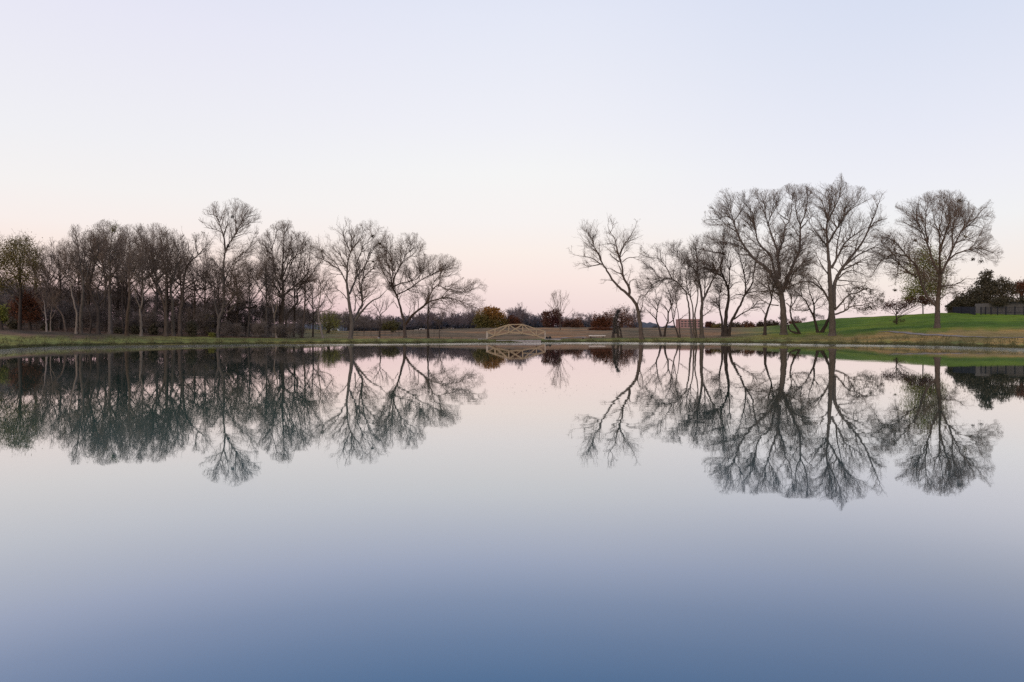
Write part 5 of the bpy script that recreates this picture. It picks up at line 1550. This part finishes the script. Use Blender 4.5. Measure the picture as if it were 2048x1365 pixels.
# ---------------------------------------------------------------- bench, boulders, stones
def bench():
    D = ground_D(1194, 676.0)
    z = float(gz(1194, D))
    c = P(1194, 672, D)
    root = thing('bench', (c[0], D, z), 'long white concrete bench on dark legs, before the brick-red shrub', 'bench')
    zt = EYE - (671.0 - HY) / F * D
    m = MB()
    L = 33 / F * D
    m.box((c[0], D, zt - .07), (L, .55, .14))
    m.box((c[0], D, zt - .16), (L - .25, .40, .05))
    m.build('seat', M['white'], root)
    for s in (-1, 1):
        m = MB()
        h = zt - .185 - z + .08
        m.box((c[0] + s * (L / 2 - .35), D, z - .08 + h / 2), (.16, .42, h))
        m.box((c[0] + s * (L / 2 - .35), D, z + .02), (.34, .5, .08))
        m.build('leg', M['stone'], root)


bench()


def rock(px, py, rx, rz, D, label, seed, name='boulder', mat='stone'):
    rng = np.random.default_rng(seed)
    z = float(gz(px, D))
    n, m = 14, 9
    th, ph = np.meshgrid(np.linspace(0, 2 * np.pi, n, endpoint=False), np.linspace(-.5, np.pi / 2, m), indexing='ij')
    k = 1 + .18 * np.sin(th * 2 + seed) * np.cos(ph) + .12 * np.sin(th * 3 + ph * 4 + seed) + rng.normal(0, .05, th.shape)
    s = D / F
    X = np.stack([(px - CX) * s + rx * s * np.cos(th) * np.cos(ph) * k, D + rx * s * .8 * np.sin(th) * np.cos(ph) * k, z + rz * s * np.sin(ph) * (.9 + .1 * k)], axis=-1)
    idx = np.arange(n * m).reshape(n, m)
    q = np.stack([idx[:, :-1], np.roll(idx, -1, 0)[:, :-1], np.roll(idx, -1, 0)[:, 1:], idx[:, 1:]], axis=-1).reshape(-1, 4)
    o = mesh_obj(name, X.reshape(-1, 3), q, M[mat])
    return tag(o, label, 'boulder', 'boulders near the bridge')


rock(1093.2, 675, 3.8, 5.5, 111, 'dark boulder touching the right end post of the bridge', 1)
rock(1099.8, 675, 3.4, 6.0, 111, 'taller dark boulder, right of the boulder at the bridge post', 2)
rock(1166, 675, 2.2, 2.2, 112, 'tiny dark boulder at the end of the pale path, left of the bench', 3)
rock(903, 676, 2.6, 2.2, 114, 'small brown boulder in the dry grass left of the bridge', 4, mat='bark')
rock(757, 678, 2.8, 2.6, 108, 'small pale boulder on the lawn between two large left trees', 5, mat='concrete')


# ---------------------------------------------------------------- buildings far off
def house(name, label, u0, u1, py_eave, py_top, D, wall='siding', roof='roof_grey', depth=9, gable='front', cat='house', group=None, windows=2):
    x0, x1 = (u0 - CX) / F * D, (u1 - CX) / F * D
    ze, zt = EYE - (py_eave - HY) / F * D, EYE - (py_top - HY) / F * D
    zb = -1.0
    root = thing(name, ((x0 + x1) / 2, D, float(gz((u0 + u1) / 2, D))), label, cat, group)
    m = MB()
    y0, y1 = D, D + depth
    m.hexa([(x0, y0, zb), (x1, y0, zb), (x1, y1, zb), (x0, y1, zb), (x0, y0, ze), (x1, y0, ze), (x1, y1, ze), (x0, y1, ze)])
    xm = (x0 + x1) / 2
    if gable == 'front':
        for y in (y0 + .002, y1 - .002):
            m.poly([(x0, y, ze), (x1, y, ze), (xm, y, zt)])
    m.build('wall', M[wall], root)
    r = MB()
    o = .35
    if gable == 'front':
        for a, s in ((x0, -1), (x1, 1)):
            dz = (zt - ze) / abs(a - xm) * o
            r.hexa([(xm, y0 - o, zt), (a + s * o, y0 - o, ze - dz), (a + s * o, y1 + o, ze - dz), (xm, y1 + o, zt),
                    (xm, y0 - o, zt + .22), (a + s * o, y0 - o, ze - dz + .22), (a + s * o, y1 + o, ze - dz + .22), (xm, y1 + o, zt + .22)])
    else:
        ym = (y0 + y1) / 2
        for a, s in ((y0, -1), (y1, 1)):
            dz = (zt - ze) / abs(a - ym) * o
            r.hexa([(x0 - o, ym, zt), (x1 + o, ym, zt), (x1 + o, a + s * o, ze - dz), (x0 - o, a + s * o, ze - dz),
                    (x0 - o, ym, zt + .22), (x1 + o, ym, zt + .22), (x1 + o, a + s * o, ze - dz + .22), (x0 - o, a + s * o, ze - dz + .22)])
    r.build('roof', M[roof], root)
    for i in range(windows):
        xc = x0 + (i + .5) / windows * (x1 - x0)
        m = MB()
        m.box((xc, y0 - .03, ze - 1.1), (1.1, .08, 1.2))
        w = m.build('window', M['glass'], root)
    return root


HG = 'houses far beyond the berm'
house('house', 'far house with a pale gable, left of the pair beside the russet tree', 1157, 1166, 656, 651, 360, gable='front', group=HG, windows=1, roof='siding')
house('house', 'far house with a pale gable, right of the pair beside the russet tree', 1167, 1178, 656, 650.5, 365, gable='front', group=HG, windows=1, roof='siding')
house('house', 'far long house with a pale blue-grey roof among the dark trees left of the bridge', 887, 904, 655, 650.5, 262, gable='side', group=HG, roof='roof_grey', wall='siding')
house('house', 'far blue-grey roof seen above the right half of the bridge', 1058, 1080, 656, 647.5, 360, gable='side', group=HG)
house('house', 'far blue-grey roof right of the pale gables', 1160, 1186, 651, 645, 430, gable='side', group=HG)
house('house', 'low dark-roofed house on the hill behind the navy screen at the right', 1930, 2010, 611, 599, 150, gable='side', group=HG, roof='roof_dark', wall='roof_dark', depth=6)


def brick_building():
    D = 420
    root = thing('brick_building', P(1390, 660, D), 'flat-topped red brick building with pale bands seen between the thin stems', 'building')
    x0, x1 = (1361 - CX) / F * D, (1401 - CX) / F * D
    zt, zb = EYE - (639.5 - HY) / F * D, -1
    m = MB()
    m.box(((x0 + x1) / 2, D + 6, (zt + zb) / 2), (x1 - x0, 12, zt - zb))
    m.build('wall', M['brick'], root)
    m = MB()
    m.box(((x0 + x1) / 2, D + 6, zt + .16), (x1 - x0 + .3, 12.3, .32))
    m.build('parapet', M['band'], root)
    for py in (646, 650.5, 655):
        m = MB()
        m.box(((x0 + x1) / 2, D - .05, EYE - (py - HY) / F * D), (x1 - x0 - .1, .12, .42))
        m.build('band', M['band'], root)
    for py in (643.2, 648.3, 652.8):
        for i in range(6):
            m = MB()
            m.box((x0 + (i + .5) / 6 * (x1 - x0), D - .02, EYE - (py - HY) / F * D), (1.3, .1, .75))
            m.build('window', M['glass'], root)


brick_building()


# ---------------------------------------------------------------- parked vehicles beyond the berm
def van(px, py, D, rz, label, Lx=4.4, W=1.8, H=1.9):
    z = EYE - (py - HY) / F * D
    c = ((px - CX) / F * D, D, z)
    root = thing('parked_van', c, label, 'van', 'pale vehicles parked behind the left trees')
    ca, sa = math.cos(rz), math.sin(rz)
    w = lambda x, y, zz: (c[0] + x * ca - y * sa, c[1] + x * sa + y * ca, z + zz)
    prof = [(-Lx / 2, .35), (-Lx / 2, H * .92), (-Lx / 2 + .25, H), (Lx * .16, H), (Lx * .30, H * .62), (Lx * .47, H * .52), (Lx / 2, .4)]
    m = MB()
    o = len(m.v)
    for s in (-1, 1):
        m.v += [w(x, s * W / 2, zz) for x, zz in prof]
    n = len(prof)
    m.f += [tuple(range(n)), tuple(range(2 * n - 1, n - 1, -1))] + [(i, n + i, n + (i + 1) % n, (i + 1) % n) for i in range(n)]
    m.build('body', M['white'], root)
    for s in (-1, 1):
        m = MB()
        m.poly([w(x, s * (W / 2 + .006), zz) for x, zz in ((-Lx * .42, H * .6), (-Lx * .42, H * .9), (Lx * .13, H * .9), (Lx * .22, H * .62))])
        m.build('window', M['glass'], root)
        for x in (-Lx * .3, Lx * .3):
            th = np.linspace(0, 2 * np.pi, 15)[:-1]
            m = MB()
            ring = [[w(x + .34 * math.cos(a), s * (W / 2 - .16 + e), .34 + .34 * math.sin(a)) for a in th] for e in (0, .2)]
            o = len(m.v)
            m.v += ring[0] + ring[1]
            k = len(th)
            m.f += [tuple(range(k)), tuple(range(2 * k - 1, k - 1, -1))] + [(i, (i + 1) % k, k + (i + 1) % k, k + i) for i in range(k)]
            m.build('wheel', M['rubber'], root)


van(672, 667.5, 190, .1, 'pale van right of the rounded yellow-green bush', Lx=2.6, H=1.3)
van(846, 663.0, 215, .15, 'small pale van on the berm top, right of the tree with the sweeping bough', Lx=2.2, H=.9)
van(834, 665.0, 212, .15, 'second small pale van, left of and lower than the one on the berm top', Lx=1.9, H=.8)


# ---------------------------------------------------------------- fences on the right hill
def board_fence():
    D = 134
    root = thing('board_fence', P(2000, 625, D), 'weathered grey board fence behind the black railing, lower right hill', 'fence')
    n = 0
    x0, x1 = (1950 - CX) / F * D, (2190 - CX) / F * D
    m = MB()
    x = x0
    rg = np.random.default_rng(4)
    while x < x1:
        u = CX + F * x / D
        ztop = EYE - (np.interp(u, [1950, 2000, 2048, 2190], [608, 606, 601, 594]) - HY) / F * D
        zb = float(gz(u, D)) - .2
        h = ztop - zb + rg.normal(0, .02)
        m.box((x + .07, D + rg.normal(0, .006), zb + h / 2), (.138, .022, h))
        x += .145
    m.build('boards', M['fence_wood'], root)
    for k in (.35, 1.5):
        m = MB()
        za, zb_ = float(gz(1950, D)) + k, float(gz(2190, D)) + k
        m.bar((x0, D + .06, za), (x1, D + .06, zb_), .05, .09)
        m.build('rail', M['fence_wood'], root)


board_fence()


def railing():
    D = 128
    root = thing('railing', P(2000, 631, D), 'black metal railing of thick posts in front of the grey board fence', 'fence')
    us = [1962, 1971, 1982, 1995, 2012, 2030, 2048, 2066, 2084]
    zt = lambda u: EYE - (np.interp(u, [1950, 2090], [615, 613]) - HY) / F * D
    for u in us:
        m = MB()
        z = float(gz(u, D))
        x = (u - CX) / F * D
        m.box((x, D, (z - .3 + zt(u)) / 2), (.14, .14, zt(u) - z + .3))
        m.box((x, D, zt(u) + .03), (.18, .18, .06))
        m.build('post', M['black'], root)
    for k in (0.1, 1.1):
        m = MB()
        a, b = us[0], us[-1]
        m.bar(((a - CX) / F * D, D + .005, zt(a) - k), ((b - CX) / F * D, D + .005, zt(b) - k), .04, .06)
        m.build('rail', M['black'], root)
    m = MB()
    for u in np.arange(us[0], us[-1], 1.35):
        x = (u - CX) / F * D
        z = float(gz(u, D))
        m.box((x, D + .004, (z + .1 + zt(u) - .1) / 2), (.022, .022, zt(u) - z - .2))
    o = m.build('pickets', M['black'], root)


railing()


def screen():
    D = 131
    root = thing('screen_fence', P(1940, 627, D), 'dark navy screen panel fence turning the corner at the left end of the railing', 'fence')
    pts = [(1906, 626, 137), (1922, 626, 134), (1938, 627, 131), (1950, 630, 128)]
    for (a, b) in zip(pts[:-1], pts[1:]):
        m = MB()
        pa, pb_ = P(a[0], a[1], a[2]), P(b[0], b[1], b[2])
        ha = EYE - (614 - HY) / F * a[2]
        hb = EYE - (614 - HY) / F * b[2]
        za, zb = pa[2] - .4, pb_[2] - .4
        t = np.array([.03, .05, 0])
        m.hexa([(pa[0], pa[1], za), (pb_[0], pb_[1], zb), (pb_[0] + .03, pb_[1] + .05, zb), (pa[0] + .03, pa[1] + .05, za),
                (pa[0], pa[1], ha), (pb_[0], pb_[1], hb), (pb_[0] + .03, pb_[1] + .05, hb), (pa[0] + .03, pa[1] + .05, ha)])
        m.build('panel', M['navy'], root)
    for (x, y, D_) in pts:
        m = MB()
        p = P(x, y, D_)
        h = EYE - (613.3 - HY) / F * D_
        m.box((p[0], p[1] - .06, (p[2] - .4 + h) / 2), (.13, .1, h - p[2] + .4))
        m.build('post', M['black'], root)


screen()

# low wire fence line behind the lawn, left of the bridge
wf = thing('wire_fence', P(770, 668, 150), 'thin wire fence on slim posts across the brown field between the left trees', 'fence')
for u in np.arange(700, 880, 14):
    D = 128
    z = float(gz(u, D))
    m = MB()
    m.box(((u - CX) / F * D, D, z + .5), (.07, .07, 1.2))
    m.build('post', M['bark_grey'], wf)
for k in (.45, .75, 1.05):
    us = np.arange(700, 870, 10)
    X = np.array([[(u - CX) / F * 128, 128, float(gz(u, 128)) + k] for u in us])
    V, q = tubes(X[None], np.full((1, len(us)), .012), 4)
    mesh_obj('wire', V, q, M['bark_grey'], wf)

# ---------------------------------------------------------------- grass fringe at the water's edge and on the lawn rim
rng = np.random.default_rng(21)
n = 52000
u = rng.uniform(-60, 2110, n)
sh = _cols(u)[0]
D = sh + .15 + np.abs(rng.normal(0, 1, n)) * .55 + (rng.random(n) < .35) * rng.uniform(0, 9, n)
x = (u - CX) / F * D
z = gz(u, D)
h = rng.uniform(.05, .17, n) * (1 + .7 * np.sin(u * .19) * np.sin(u * .047)) * (1 + .6 * (rng.random(n) < .1))
a = rng.uniform(0, 6.28, n)
wd = rng.uniform(.02, .05, n)
lean = rng.normal(0, .05, (n, 2))
b0 = np.stack([x + np.cos(a) * wd, D + np.sin(a) * wd, z - .02], 1)
b1 = np.stack([x - np.cos(a) * wd, D - np.sin(a) * wd, z - .02], 1)
tp_ = np.stack([x + lean[:, 0], D + lean[:, 1], z + h], 1)
V = np.stack([b0, b1, tp_], axis=1).reshape(-1, 3)
gm = leaf_mat('grass_blade', [(.06, .062, .026), (.10, .10, .04), (.15, .125, .055)])
o = mesh_obj('grass', V, np.arange(n * 3).reshape(n, 3), gm, attrs={'tint': np.repeat(rng.random(n), 3)})
tag(o, 'short grass fringing the water edge', None, kind='stuff')

# fallen leaves and fluff floating on the water
n = 150
u = np.where(rng.random(n) < .5, rng.normal(1790, 90, n), rng.normal(1080, 80, n))
py = np.where(u > 1500, rng.normal(775, 16, n), rng.normal(779, 10, n))
D = EYE * F / (np.maximum(py, 745) - HY)
C = np.stack([(u - CX) / F * D, D, np.full(n, .008)], 1)
a = rng.uniform(0, 6.28, n)
s = rng.uniform(.008, .022, n)
V = np.stack([C + np.stack([np.cos(a + k) * s * (1 if i % 2 == 0 else .55), np.sin(a + k) * s * (1 if i % 2 == 0 else .55), np.full(n, .004 * (i % 2))], 1) for i, k in enumerate((0, 1.57, 3.14, 4.71))], axis=1).reshape(-1, 3)
o = mesh_obj('floating_leaves', V, np.arange(n * 4).reshape(n, 4), M['debris'], attrs={'tint': np.repeat(rng.random(n), 4)})
tag(o, 'tiny fallen leaves scattered on the still water', None, kind='stuff')
